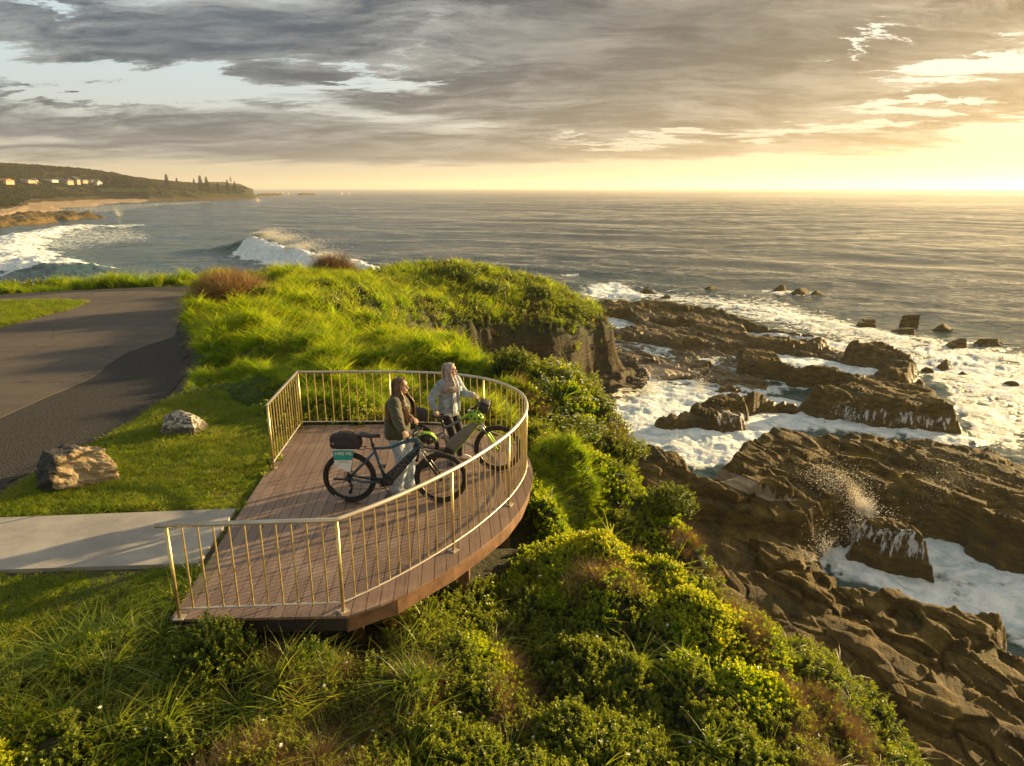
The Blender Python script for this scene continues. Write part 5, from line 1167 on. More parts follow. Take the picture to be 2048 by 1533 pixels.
    for i, (hp, kn, an, f_, fy) in enumerate(legs):
        Rf = Matrix.Rotation(fy, 3, 'Z'); mb = MB(); F_ = lambda x, y, z: f_ + Rf @ Vector((x, y, z))
        mb.ball(F_(-.015, 0, .05), (.058, .043, .048), 14, 10, M=Rf).ball(F_(.075, 0, .038), (.085, .047, .038), 14, 10, M=Rf).ball(F_(.14, 0, .03), (.05, .043, .028), 14, 10, M=Rf); caps(mb, [an - Vector((0, 0, .03)), an], [.045, .043])
        sh_ = remesh(mb, 'shoe', .006, 2, None, mats['shoe'], root); MB().tube([F_(-.07, 0, .010), F_(.0, 0, .010), F_(.10, 0, .010), F_(.185, 0, .012)], [.030, .040, .048, .030], 12, flat=((0, 0, 1), .28)).build('sole', mats['sole'], sh_, True)
    # jacket
    mb = MB(); g_ = 1.0
    if jacket == 'fleece':
        loft(mb, [(T_(0, 0, .83), (.150 * k, .195 * k), yaw), (T_(0, 0, .92), (.165 * k, .215 * k), yaw), (T_(0.01, 0, 1.08), (.160 * k, .200 * k), yaw), (T_(.012 + lean * .6, 0, 1.22), (.155 * k, .195 * k), yaw), (T_(lean * .9, 0, 1.33), (.125 * k, .185 * k), yaw), (T_(lean, 0, 1.405), (.082 * k, .095 * k), yaw)])
        ar = [.088, .082, .060, .048]
    else:
        loft(mb, [(T_(-.01, 0, .86), (.135 * k, .190 * k), yaw), (T_(0, 0, .95), (.135 * k, .192 * k), yaw), (T_(0, 0, 1.08), (.130 * k, .180 * k), yaw), (T_(.0 + lean * .6, 0, 1.22), (.135 * k, .188 * k), yaw), (T_(lean * .9, 0, 1.33), (.110 * k, .185 * k), yaw), (T_(lean - .01, 0, 1.40), (.076 * k, .09 * k), yaw)])
        ar = [.080, .070, .056, .046]
    for s_, e_, w_ in ((shL, eL, wL), (shR, eR, wR)): caps(mb, [s_, e_, w_.lerp(e_, .12)], [ar[0] * k, ar[1] * k * .92, ar[2] * k * .85])
    jk = remesh(mb, 'jacket', .008, 2, fold(8, .014 if jacket == 'fleece' else .009, 9), mats['jacket'], root)
    fg = Fig(); fg.root, fg.T, fg.W, fg.Rh, fg.hc, fg.k, fg.yaw, fg.jacket, fg.nk, fg.shR, fg.shL, fg.eL, fg.eR, fg.wL, fg.wR = root, T_, W_, Rh, hc, k, yaw, jk, nk, shR, shL, eL, eR, wL, wR; return fg
m_eye = simple('eye_dark', (.03, .02, .015), .3); m_brow = simple('brow_hair', (.07, .04, .02), .8); m_lip = simple('lip', (.42, .16, .12), .5)
m_fleece = clothmat('olive_fleece', (.030, .030, .010), (.058, .055, .020), 60, 1.0, 90); m_jean = clothmat('washed_jeans', (.24, .32, .42), (.42, .50, .58), 25, .4, 300, .9, ((.60, .66, .70), .6))
m_denim = clothmat('denim_jacket', (.22, .28, .34), (.42, .49, .54), 45, .5, 220, .9, ((.12, .15, .18), .55)); m_bpant = clothmat('black_trousers', (.010, .009, .010), (.018, .016, .018), 30, .3, 300)
m_shoe = simple('white_shoe', (.70, .64, .60), .6, var=.08); m_sole = simple('pale_sole', (.55, .38, .30), .7); m_tee = clothmat('white_tee', (.70, .70, .72), (.80, .80, .80), 20, .2, 200)
def wpt(B, x, y, z): M_ = Matrix.Translation(B.location) @ Matrix.Rotation(B.rotation_euler.z, 4, 'Z'); return tuple(M_ @ Vector((x, y, z)))
gz = .965 + .02 + .085
g1L, g1R = wpt(bike1, .84, .30, gz + .055), wpt(bike1, .835, -.31, gz + .045)
w1 = figure('person', (-1.61, 9.02), R(-8), R(-14), 1.71, g1L, g1R, [(-1.50, 9.16, R(5)), (-1.64, 8.97, R(-12))], dict(skin=skinmat('skin_warm', (.56, .33, .22)), eye=m_eye, brow=m_brow, lips=m_lip, trousers=m_jean, shoe=m_shoe, sole=m_sole, jacket=m_fleece, leg_w=(.105, .088, .088)),
            'woman with long brown hair in an olive fleece and pale jeans holding the blue bicycle', .045, 'fleece', (.85, .9))
rgh = np.random.default_rng(3); m_h1 = hairmat('brown_hair', (.045, .020, .008), (.17, .080, .026)); m_h2 = hairmat('silver_hair', (.20, .15, .135), (.44, .36, .32))
strands(rgh, w1.hc, w1.Rh, 420, .46, 0, m_h1, 'hair', w1.root, .030, 1.55, .85, thick=.0095)
g2L, g2R = wpt(bike2, .865, .30, gz + .055), wpt(bike2, .30, .03, .955)
w2 = figure('person', (-.985, 10.16), R(-38), R(-6), 1.63, g2L, g2R, [(-.84, 10.28, R(-10)), (-.95, 10.10, R(-50))], dict(skin=skinmat('skin_tan', (.50, .30, .20)), eye=m_eye, brow=m_brow, lips=m_lip, trousers=m_bpant, shoe=m_shoe, sole=m_sole, jacket=m_denim, leg_w=(.094, .066, .056), lk=.85),
            'woman with long silver hair in a pale denim jacket beside the grey and lime bicycle', .01, 'denim', (.85, .7))
strands(rgh, w2.hc, w2.Rh, 360, .29, 0, m_h2, 'hair', w2.root, .020, 1.3, .55, thick=.0085, body=(.085, .11))
# details on the figures
T2 = w2.T
tee = MB(); loft(tee, [(T2(.050, 0, .83), (.105 * w2.k, .085 * w2.k), w2.yaw), (T2(.052, 0, .95), (.105 * w2.k, .080 * w2.k), w2.yaw), (T2(.052, 0, 1.1), (.100 * w2.k, .072 * w2.k), w2.yaw), (T2(.052, 0, 1.25), (.098 * w2.k, .066 * w2.k), w2.yaw), (T2(.045, 0, 1.36), (.062 * w2.k, .058 * w2.k), w2.yaw)])
loft(tee, [(T2(0, 0, .80), (.128 * w2.k, .172 * w2.k), w2.yaw), (T2(0, 0, .90), (.128 * w2.k, .178 * w2.k), w2.yaw), (T2(0, 0, .98), (.11 * w2.k, .15 * w2.k), w2.yaw)])
remesh(tee, 'tee_shirt', .008, 2, fold(9, .006, 21), m_tee, w2.root)
mb = MB()
for s_ in (-1, 1):     # open jacket fronts and collar
    mb.tube([T2(.148, s_ * .080, .86), T2(.152, s_ * .075, 1.0), T2(.150, s_ * .070, 1.15), T2(.148, s_ * .062, 1.27), T2(.10, s_ * .060, 1.37), T2(.03, s_ * .085, 1.415), T2(-.05, s_ * .05, 1.42)], [.018, .018, .018, .018, .022, .022, .018], 8)
    mb.box(T2(.130, s_ * .125, 1.22), (.02, .085, .07), rz=w2.yaw)
mb.build('collar_and_plackets', m_denim, w2.jacket, True)
mb = MB().tube([T2(.15, -.095, .87), T2(.155, -.09, 1.0), T2(.150, -.085, 1.25)], .004, 5)
for z in (.9, 1.0, 1.1, 1.2): mb.ball(T2(.168, -.076, z), .008, 8, 6)
mb.build('buttons', m_chrome, w2.jacket, True)
MB().tube([w2.W(-.003 + .022 * math.cos(a), -.088, -.055 + .022 * math.sin(a)) for a in np.linspace(0, 2 * pi, 16)[:-1]], .003, 6, closed=True).build('earring', m_gold, w2.root, True)
mb = MB().tube([w1.T(.10 + .045, 0, z) for z in (.85, 1.0, 1.15, 1.28)] + [w1.T(.125, 0, 1.36)], .006, 5)
mb.build('zip_collar', m_fleece, w1.jacket, True)
# helmets and handlebar bag
helmet(wpt(bike2, .945, -.15, .93), (R(52), R(22), R(-20)), 'lime green vented helmet hanging from the handlebar of the grey bicycle', m_hel)
helmet(wpt(bike1, 1.07, .14, .90), (R(-60), R(16), R(15)), 'lime helmet with dark inside hanging behind the blue bicycle handlebar', m_hel)
hbg = empty('handlebar_bag', label='black handlebar bag on the front of the grey and lime bicycle', cat='bag')
MB().box((0, 0, 0), (.15, .24, .16), taper=1.08).build('bag_body', m_bagb, hbg, bevel=.035, smooth=True); MB().box((.0, 0, .080), (.165, .25, .045), taper=.82).build('lid', m_bagb, hbg, bevel=.018, smooth=True)
MB().tube([(.085, -.07, .10), (.09, -.07, -.05)], .007, 4).tube([(.085, .07, .10), (.09, .07, -.05)], .007, 4).tube([(-.08, -.05, .10), (-.06, 0, .14), (-.08, .05, .10)], .006, 5).build('straps', m_blk, hbg)
fix_rel(hbg, bike2, 1.06, .0, 1.03); hbg.rotation_euler.y = R(14)
# ================================================================== BOULDERS
def boulder(name, loc, size, rz, seed, m_, label, group, cuts=7, dmin=.55):
    rgb = np.random.default_rng(seed); bm = bmesh.new(); bmesh.ops.create_icosphere(bm, subdivisions=6, radius=1)
    co = np.array([v.co[:] for v in bm.verts])
    for _ in range(cuts):
        n = rgb.normal(size=3); n[2] = abs(n[2]) * .8; n /= np.linalg.norm(n); d0 = rgb.uniform(dmin, .82); h = co @ n; over = np.clip(h - d0, 0, None); co -= np.outer(over * .93, n)
    co += co * (fbm(co[:, 0] * 1.3 + seed, co[:, 1] * 1.3 + co[:, 2], 1.2, 4, seed)[:, None] * .22)
    co += co * (fbm(co[:, 0] * 4 + co[:, 2] * 3, co[:, 1] * 4 - co[:, 2] * 2, 1.5, 4, seed + 3)[:, None] * .07)
    lay = (fbm(co[:, 0] * .6, co[:, 2] * 7 + co[:, 0] * 2.2, 1.0, 3, seed + 8))[:, None]; co += co * lay * .05
    co *= np.array(size) / 2; co[:, 2] -= co[:, 2].min() * .55
    for v, c_ in zip(bm.verts, co): v.co = c_
    me_ = bpy.data.meshes.new(name); bm.to_mesh(me_); bm.free(); o = link(name, me_, m_, None, True, label=label, cat='rock', group=group); o.location = loc; o.rotation_euler = (0, 0, rz); return o
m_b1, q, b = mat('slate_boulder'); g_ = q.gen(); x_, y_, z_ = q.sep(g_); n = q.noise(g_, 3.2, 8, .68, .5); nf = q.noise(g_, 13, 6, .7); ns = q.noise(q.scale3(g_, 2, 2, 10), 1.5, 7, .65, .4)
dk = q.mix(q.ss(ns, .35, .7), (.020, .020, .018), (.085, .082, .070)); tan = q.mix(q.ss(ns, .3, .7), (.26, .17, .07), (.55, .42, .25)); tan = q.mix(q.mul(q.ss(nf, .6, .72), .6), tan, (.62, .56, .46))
face = q.ss(q.add(q.sub(q.mul(x_, 1.0), q.mul(y_, .12)), q.mul(q.sub(n, .5), .55)), .05, .09)  # broken tan stone on the sunward side, its sunlit tone painted into the colour
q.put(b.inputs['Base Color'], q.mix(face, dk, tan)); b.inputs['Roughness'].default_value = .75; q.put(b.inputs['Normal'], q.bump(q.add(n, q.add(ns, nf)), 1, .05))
m_b2, q, b = mat('veined_boulder'); g_ = q.gen(); x_, y_, z_ = q.sep(g_); ns = q.noise(q.v('ADD', q.scale3(g_, 3, 5, 6), (2, 0, 0)), 1.4, 7, .65, 1.2); nf = q.noise(g_, 14, 6, .7)
up = q.ss(q.add(z_, q.mul(q.sub(nf, .5), .15)), .17, .24)
c_ = q.mix(q.ss(nf, .3, .7), (.045, .040, .034), (.17, .14, .10)); c_ = q.mix(q.mul(up, q.ss(q.m('ABSOLUTE', q.sub(ns, .5)), .05, .015)), c_, (.62, .58, .52))
q.put(b.inputs['Base Color'], c_); b.inputs['Roughness'].default_value = .7; q.put(b.inputs['Normal'], q.bump(q.add(ns, nf), 1, .04))
boulder('boulder', (-6.48, 9.50, -.06), (1.42, 1.0, .74), R(-8), 12, m_b1, 'larger dark boulder with a broken face painted sunlit tan on the lawn near the path', 'boulders on the lawn')
boulder('boulder', (-5.88, 11.55, -.05), (1.06, .80, .54), R(10), 27, m_b2, 'smaller grey boulder with white veins on top on the lawn near the gravel', 'boulders on the lawn')
# pale litter caught in the scrub
# ================================================================== BUSHES
m_core = simple('bush_soil_stems', (.025, .022, .012), .95)
def bush(loc, rad, hgt, kind, label, cat='bush', seed=1, n=420, scl=1.0, group=None, name='bush', flowers=0):
    rb = np.random.default_rng(seed); root = empty(name, loc, label=label, cat=cat, group=group)
    parts = []; tips = []
    lobes = [(rb.uniform(-.45, .45), rb.uniform(-.45, .45), rb.uniform(.45, .8)) for _ in range(5)]
    stems = MB()
    for i in range(n):
        lx, ly, ls = lobes[i % 5]; a = rb.uniform(0, 2 * pi); el_ = math.asin(rb.uniform(-.05, 1)); dirv = np.array([math.cos(el_) * math.cos(a), math.cos(el_) * math.sin(a), math.sin(el_)])
        rr_ = rb.uniform(.72, 1.0) if rb.uniform() < .8 else rb.uniform(.3, .8)
        p = np.array([lx, ly, .05]) + dirv * ls * rr_; p = p * np.array([rad, rad, hgt]); p[2] = max(p[2], .02)
        if kind == 'dry': V, F, T_ = twig_np(rb, 16, .22 * scl, .8, .006 * scl)
        elif kind == 'lush': V, F, T_ = sprig_np(rb, .09 * scl, 12, .045 * scl, .030 * scl, .4)
        else: V, F, T_ = sprig_np(rb, rb.uniform(.09, .14) * scl, 26, .030 * scl, .013 * scl, .2)
        d_ = dirv * .75 + np.array([0, 0, .5]); d_ /= np.linalg.norm(d_); qd = Vector((0, 0, 1)).rotation_difference(Vector(d_)).to_matrix(); M_ = np.array(qd)
        parts.append((V @ M_.T + p, F, T_))
        if i % 9 == 0: stems.tube([(lx * rad * .2, ly * rad * .2, -.15), tuple(p * .55), tuple(p)], [.012 * scl, .008 * scl, .004 * scl], 4)
        if flowers and rb.uniform() < flowers: tips.append(p + d_ * .13 * scl)
    V, F, T_ = merge(parts); mm = {'dark': M_SCRUB, 'lush': M_LUSH, 'dry': M_DRY, 'yel': M_YEL}[kind]
    o = link('foliage', mesh_np('foliage', V, F, dict(tip=T_)), mm, root)
    stems.build('stems', m_core, root)
    if tips:
        L_ = []
        for t_ in tips: k = 8; L_.append((lambda vf: (vf[0] + t_, vf[1], np.ones(len(vf[0]))))(leaves_np(np.zeros((k, 3)), np.c_[np.cos(np.arange(k) * .8), np.sin(np.arange(k) * .8), np.full(k, .4)], .026 * scl, .018 * scl, rb)))
        V, F, T_ = merge(L_); link('flowers', mesh_np('flowers', V, F), M_FLOW, root)
    return root
def gl(u, v, Y): x, y, z = atY(u, v, Y); return (x, Y, float(ground_z(np.array([x]), np.array([Y]))[0]) - .02)
bush((-2.82, 5.68, -.36), .46, .66, 'dark', 'dense dark green bush growing up against the front edge of the deck', seed=2, n=620)
bush((-2.15, 5.70, -.52), .40, .50, 'dark', 'lower light-tipped bush between the dense bush and the front corner of the deck', seed=22, n=480)
bush((-1.3, 5.75, -.80), .40, .50, 'dark', 'leafy bush just below the corner post of the railing', seed=23, n=460)
bush(gl(1035, 775, 15.6), .62, .72, 'dark', 'round dark bush behind the curved railing at the cove edge', seed=3, n=520, scl=1.4)
bush(gl(1335, 1010, 11.6), .42, .55, 'dark', 'dark bush hanging out over the cliff edge above the sand pool', seed=4, n=420, scl=1.15)
bush(gl(1250, 850, 14.2), .55, .45, 'dark', 'dark leafy bush on the cliff edge above the white water', seed=5, n=420, scl=1.3)
bush(gl(1150, 850, 13.6), .75, .42, 'dark', 'broad bush speckled with white flowers to the right of the deck', seed=6, n=560, scl=1.25, flowers=.22)
bush(gl(470, 622, 24.2), 1.05, .70, 'dry', 'wide brown dry shrub at the end of the road', 'shrub', seed=7, n=420, scl=2.6, name='shrub')
bush(gl(565, 628, 24.0), .9, .60, 'dark', 'low green shrub beside the dry brown shrub', 'shrub', seed=17, n=360, scl=2.2, name='shrub')
bush(gl(367, 562, 34), .42, .62, 'dark', 'small round bush alone on the grassy skyline left of the wave', seed=8, n=240, scl=2.2)
bush(gl(1078, 560, 41.5), .85, .85, 'dark', 'dark round bush on the headland skyline near its tip', seed=9, n=300, scl=3)
bush(gl(900, 545, 41.5), 1.6, .75, 'dark', 'large domed bush at the top of the headland', seed=10, n=420, scl=3.4)
bush(gl(975, 560, 40.5), 1.0, .8, 'dark', 'dark domed bush on the headland above the cliff face', seed=13, n=320, scl=3)
bush(gl(730, 605, 30), 1.1, .7, 'dark', 'dark rounded bush on the grassy hummock above the cove', seed=11, n=380, scl=2.5)
bush(gl(640, 612, 28.5), .9, .5, 'dark', 'grey-green bush between the brown shrub and the cove', seed=14, n=320, scl=2.4)
bush(gl(790, 566, 36), 1.3, .7, 'dark', 'dark bush on the slope just below the grassy skyline', seed=15, n=340, scl=2.8)
bush(gl(550, 541, 38), .9, .75, 'dry', 'purplish brown shrub on the skyline in front of the breaking wave', 'shrub', seed=16, n=260, scl=3, name='shrub')
bush(gl(665, 548, 38), .9, .6, 'dry', 'dry brown tussock on the skyline right of the breaking wave', 'shrub', seed=18, n=260, scl=3, name='shrub')
bush(gl(1150, 590, 41), .7, .6, 'dark', 'small bush at the very tip of the headland above the rocks', seed=19, n=220, scl=2.6)
# ================================================================== SEA ROCKS (each its own)
def sea_rock(u, v, wpx, hpx, label, seed, dw=1.0):
    x, y, _ = at(u, v, SEA); dep = y * CP - (SEA - CAM_H) * SP; w = wpx / FPX * dep; h = hpx / FPX * dep
    o = boulder('sea_rock', (x, y, SEA - h * .35), (w, w * dw, h * 2.0), R((seed * 47) % 60 - 30), seed, m_rock, label, 'rocks standing in the surf', cuts=16, dmin=.30); return o
for a_ in [(1292, 590, 66, 14, 'flat-topped rock in the wash beyond the headland tip', 31, .8), (1330, 602, 40, 14, 'small square rock next to the flat-topped rock beyond the headland', 32), (1425, 578, 70, 6, 'low dark rock barely breaking the surface in open water', 33, .6),
           (1560, 582, 36, 14, 'pointed rock at the left end of the offshore cluster', 34), (1598, 588, 50, 14, 'broad rock in the middle of the offshore cluster', 35), (1632, 590, 30, 8, 'small low rock at the right end of the offshore cluster', 36),
           (1732, 652, 72, 24, 'big wedge-shaped rock at the outer edge of the rock shelf', 37, .8), (1818, 650, 66, 26, 'tall angular rock standing right of the wedge-shaped rock', 38, .8), (1800, 668, 100, 14, 'long low rock below the two big outer rocks', 39, .6),
           (1885, 662, 60, 16, 'dark rock between the tall outer rock and the waterfall rocks', 40), (1915, 698, 70, 22, 'rock with water streaming off its face at the outer edge', 41, .8), (1975, 692, 70, 22, 'outermost block of rock with white runoff', 42, .8),
           (1888, 735, 46, 14, 'small rock in the foam right of the middle ridge', 43), (1855, 745, 40, 12, 'low rock in the foam beside the middle ridge', 44), (1925, 752, 36, 10, 'low slab in the foam nearest the right of the middle ridge', 45),
           (2025, 775, 50, 9, 'flat dark rock at the right edge in the shining water', 46, .7)]: sea_rock(*a_)
# ================================================================== FAR COAST
COAST = np.array([at(u, v, SEA)[:2] for u, v in [(-2300, 640), (-900, 520), (-300, 470), (-60, 452), (40, 437), (110, 426), (200, 415), (262, 407), (330, 403), (450, 400), (512, 398.5), (520, 395), (505, 391.5), (430, 388), (300, 386), (-1200, 386)]])
PLAT = TPS([(x, y, z) for x, y, z in [(*atY(u, v, Y)[:2], atY(u, v, Y)[2]) for u, v, Y in
        [(-600, 392, 330), (-600, 345, 480), (-600, 315, 650), (-200, 388, 380), (-200, 365, 480), (-200, 322, 680), (0, 384, 430), (0, 368, 500), (0, 331, 680), (100, 381, 450), (100, 366, 520), (100, 335, 700), (190, 384, 470), (190, 376, 540), (200, 343, 720),
         (260, 386, 520), (260, 379, 640), (300, 362, 820), (330, 388, 600), (350, 378, 760), (400, 386, 690), (400, 373, 880), (470, 387, 730), (480, 377, 900), (512, 389, 760), (-600, 330, 1200), (0, 352, 1300), (300, 376, 1500)]]], .5)
def far_z(x, y):
    s_ = -sdist(COAST, x, y); u, v = to_px(x, y, np.full(x.shape, SEA)); w = np.interp(u, [-400, 0, 60, 210, 250, 300, 520], [90, 80, 95, 95, 60, 18, 14]); be = np.interp(u, [-100, 20, 60, 190, 240, 300, 520], [6, 12, 34, 34, 30, 5, 2])
    n = fbm(x, y, .012, 4, 201); s2 = s_ + n * 14 * sst(s_, 5, 40)
    ramp = sst(s2, be, be + w) ; pl = PLAT(x, y) + fbm(x, y, .02, 4, 203) * 2.5 * sst(s_, 60, 200)
    z = SEA - .8 + 2.6 * sst(s_, -2, be * .9 + 2); z = z + (pl - z) * ramp + fbm(x, y, .08, 3, 207) * .9 * sst(s_, 2, 12); return np.where(s_ < -4, SEA - 3, z), s_, ramp, u
X, Y = polar_grid(R(-62), R(-14), 620, 150, 1600, 420)
Z, S_, RM, U_ = far_z(X, Y)
V = np.stack([X, Y, Z], -1).reshape(-1, 3); F = grid_faces(420, 620, S_ > -6); sandy = (1 - sst(RM, .0, .06)) * sst(U_, -40, 30) * (1 - sst(U_, 270, 330)) * sst(S_, 1, 6)
field = pxpoly([(195, 377), (296, 377), (300, 384), (205, 384)], 1.5)(*to_px(X, Y, Z))
V, F, AT = compact(V, F, dict(sandy=sandy, field=field, ramp=RM))
m_hill, q, b = mat('coastal_hill'); pos = q.geo(); n = q.noise(pos, .03, 7, .65); nf = q.noise(pos, .25, 6, .65)
c_ = q.mix(q.ss(nf, .3, .7), (.014, .022, .007), (.050, .060, .018)); c_ = q.mix(q.mul(q.ss(n, .55, .7), .5), c_, (.09, .075, .035)); c_ = q.mix(q.ss(q.attr('field'), .3, .7), c_, (.10, .15, .03))
c_ = q.mix(q.mul(q.sub(1.0, q.ss(q.attr('ramp'), .0, .35)), .7), c_, (.10, .07, .04)); c_ = q.mix(q.ss(q.attr('sandy'), .3, .7), c_, (.38, .28, .18))
q.put(b.inputs['Base Color'], c_); b.inputs['Roughness'].default_value = 1; q.put(b.inputs['Normal'], q.bump(nf, 1, 2.5)); b.inputs['Specular IOR Level'].default_value = .1
link('hills', mesh_np('hills', V, F, AT), m_hill, None, True, kind='structure')
# forest on the hills: one mass nobody could count
def crown_proto(seed):
    rb = np.random.default_rng(seed); P_ = []
    for _ in range(150):
        d_ = rb.normal(size=3); d_ /= np.linalg.norm(d_); d_[2] = abs(d_[2]) * .9; c0 = d_ * rb.uniform(.7, 1.05) * np.array([1, 1, .8]); P_.append((c0, d_ + rb.normal(size=3) * .4))
    C_ = np.array([p[0] for p in P_]); D_ = np.array([p[1] for p in P_]); V, F = leaves_np(C_, D_, .34, .30, rb); return V, F, np.repeat(np.clip(C_[:, 2], 0, 1), 4)
M_FOREST = leafmat('forest_leaf', [(.012, .020, .006), (.022, .034, .010), (.040, .052, .014), (.065, .065, .02)], .12, .8, (1.3, 1.3, .7))
P_CROWN = [proto('crown_mass', [crown_proto(300 + i)], M_FOREST) for i in range(4)]
n = 30000; a = np.radians(RNG.uniform(-42, -15, n)); r = np.exp(RNG.uniform(math.log(200), math.log(1150), n)); x, y = r * np.sin(a), r * np.cos(a); z, s_, rm, u = far_z(x, y); uu, vv = to_px(x, y, z)
fd = pxpoly([(188, 376), (298, 376), (304, 391), (195, 391)], 2)(uu, vv)
hs = (vv > 372) & (vv < 387) & (uu < 205) & (r < 560); k = (s_ > 14) & (rm > .18) & (fd < .2) & (uu > -250) & ~(hs & (RNG.uniform(0, 1, n) < .92)); x, y, z, r = x[k], y[k], z[k], r[k]
lowr = np.clip(r / 500, .5, 1.3); sc_ = RNG.uniform(1.0, 2.3, len(x)) * lowr
sc_ = sc_ * np.interp(uu[k], [260, 330, 520], [1, .6, .45]); scatter('forest', [(np.stack([x, y, z - .3 * sc_], -1), None, sc_, P_CROWN)], 'dark green forest and heath covering the far hills across the bay', 'forest')
# distant headland
ps = [(385, 374, 8), (420, 366, 12), (440, 364, 15), (470, 364, 16), (490, 365, 15), (505, 365.5, 14), (512, 370, 8), (520, 375, 3)]
mb = []; DD = 1650.
xs_ = np.linspace(360, 526, 160); top = np.interp(xs_, [360, 390, 420, 445, 470, 488, 503, 509, 514, 520, 526], [372.5, 370, 366.5, 364, 364, 365.5, 366.5, 370, 373.5, 375, 377.5])
rows = np.linspace(0, 1, 40); XX, ZZ = np.meshgrid(xs_, rows, indexing='xy'); Yd = DD + 420 * ZZ; gx = (XX - 1024) / FPX * Yd; tz = np.interp(XX.ravel(), xs_, top).reshape(XX.shape)
hz = (4.2 + (376.35 - tz) / FPX * DD - SEA) * sst(ZZ, 0, .10) * (1 - .4 * ZZ); hz = hz * (1 + .12 * fbm(gx, Yd, .03, 4, 230)); V = np.stack([gx, Yd, SEA - 1 + hz], -1).reshape(-1, 3)
i = np.arange(39)[:, None] * 160 + np.arange(159)[None]; F = np.stack([i, i + 1, i + 161, i + 160], -1).reshape(-1, 4); link('far_headland', mesh_np('far_headland', V, F, dict(sandy=V[:, 0] * 0, field=V[:, 0] * 0, ramp=V[:, 0] * 0 + 1)), m_hill, None, True, kind='structure')
# low reefs in the bay
def reef(pts, zt, label_name, seed, ns=260):
    P_ = np.array([at(u, v, SEA)[:2] for u, v in pts]); x0, y0 = P_.min(0) - 8; x1, y1 = P_.max(0) + 8; gx, gy = np.meshgrid(np.linspace(x0, x1, ns), np.linspace(y0, y1, ns), indexing='ij'); s_ = sdist(P_, gx + fbm(gx, gy, .15, 3, seed) * 5, gy + fbm(gx, gy, .15, 3, seed + 1) * 5)
    z = SEA - .8 + (zt + .8) * sst(-s_, -1, 4) * (.55 + .7 * (fbm(gx, gy, .25, 4, seed + 2) + .45)); V = np.stack([gx, gy, z], -1).reshape(-1, 3); i = np.arange(ns - 1)[:, None] * ns + np.arange(ns - 1)[None]; F = np.stack([i, i + ns, i + ns + 1, i + 1], -1).reshape(-1, 4); F = F[(z > SEA - .5).ravel()[F].any(1)]
    V, F, A_ = compact(V, F, dict(sand=V[:, 0] * 0, wet=V[:, 0] * 0 + .5, runoff=V[:, 0] * 0)); link(label_name, mesh_np(label_name, V, F, A_), m_rock, None, True, kind='structure')
reef([(-160, 450), (0, 436), (60, 430), (150, 430), (215, 434), (225, 437), (170, 440), (110, 443), (90, 447), (40, 450), (20, 456), (-160, 470)], 1.5, 'reef', 240)
reef([(515, 391), (560, 389), (570, 391), (560, 392.5), (515, 394)], 2.0, 'far_reef', 250); reef([(595, 389.5), (625, 389), (632, 391), (600, 391.5)], 1.8, 'far_reef', 255)
# ================================================================== NORFOLK PINES
m_pine = simple('pine_foliage', (.016, .024, .010), .9, var=.4, scale=.6); m_trunk = simple('pine_trunk', (.06, .045, .03), .9)
def pine(u, vb, vt, Y, label, seed):
    x, _, z0 = atY(u, vb, Y); h = (vb - vt) / FPX * Y * 1.03; rb = np.random.default_rng(seed); root = empty('pine_tree', (x, Y, z0), label=label, cat='tree', group='pine trees along the far shore')
    MB().tube([(0, 0, -2), (0, 0, h * .6), (0, 0, h)], [h * .022, h * .014, h * .004], 8).build('trunk', m_trunk, root, True)
    mb = MB(); nt = 15
    for t in range(nt):
        f = .12 + .86 * t / (nt - 1); rr_ = h * .27 * (1 - f) ** .75 * (1 if f > .2 else .85) + h * .012; nb2 = 9
        for k in range(nb2):
            a = 2 * pi * (k + rb.uniform(-.2, .2)) / nb2 + t; L_ = rr_ * rb.uniform(.8, 1.1); w = h * .030; up = h * .035 * (1 if f > .3 else .2); c_, s_ = math.cos(a), math.sin(a)
            P_ = [(0, 0, f * h), (c_ * L_ * .55, s_ * L_ * .55, f * h + up * .2), (c_ * L_, s_ * L_, f * h + up)]
            mb.tube(P_, [w * .4, w, w * .35], 5, flat=((0, 0, 1), .6))
            for j in range(4): tt = rb.uniform(.3, 1); mb.ball((c_ * L_ * tt + rb.normal() * w * .5, s_ * L_ * tt + rb.normal() * w * .5, f * h + up * tt), w * rb.uniform(.5, .9), 5, 3)
    mb.build('crown', m_pine, root)
for i, a_ in enumerate([(403, 385, 356, 690, 'tallest dark pine at the left of the group by the shore'), (415, 384, 358, 700, 'slender pine just right of the tallest one'), (437, 384, 367, 720, 'broad low pine in the middle of the shore group'), (456, 383, 363, 730, 'narrow pine second from the seaward end'),
        (470.5, 384, 366, 735, 'round-headed pine nearest the end of the low point'), (336, 383, 353, 760, 'big pine standing above the wooded slope left of the group'), (355, 376, 358.5, 900, 'small pine on the wooded skyline'), (389, 374, 359.5, 1000, 'pine on the skyline between the two tallest groups'),
        (461.5, 365, 355, 1700, 'lone pine standing on the distant headland ridge')]): pine(*a_, 400 + i)
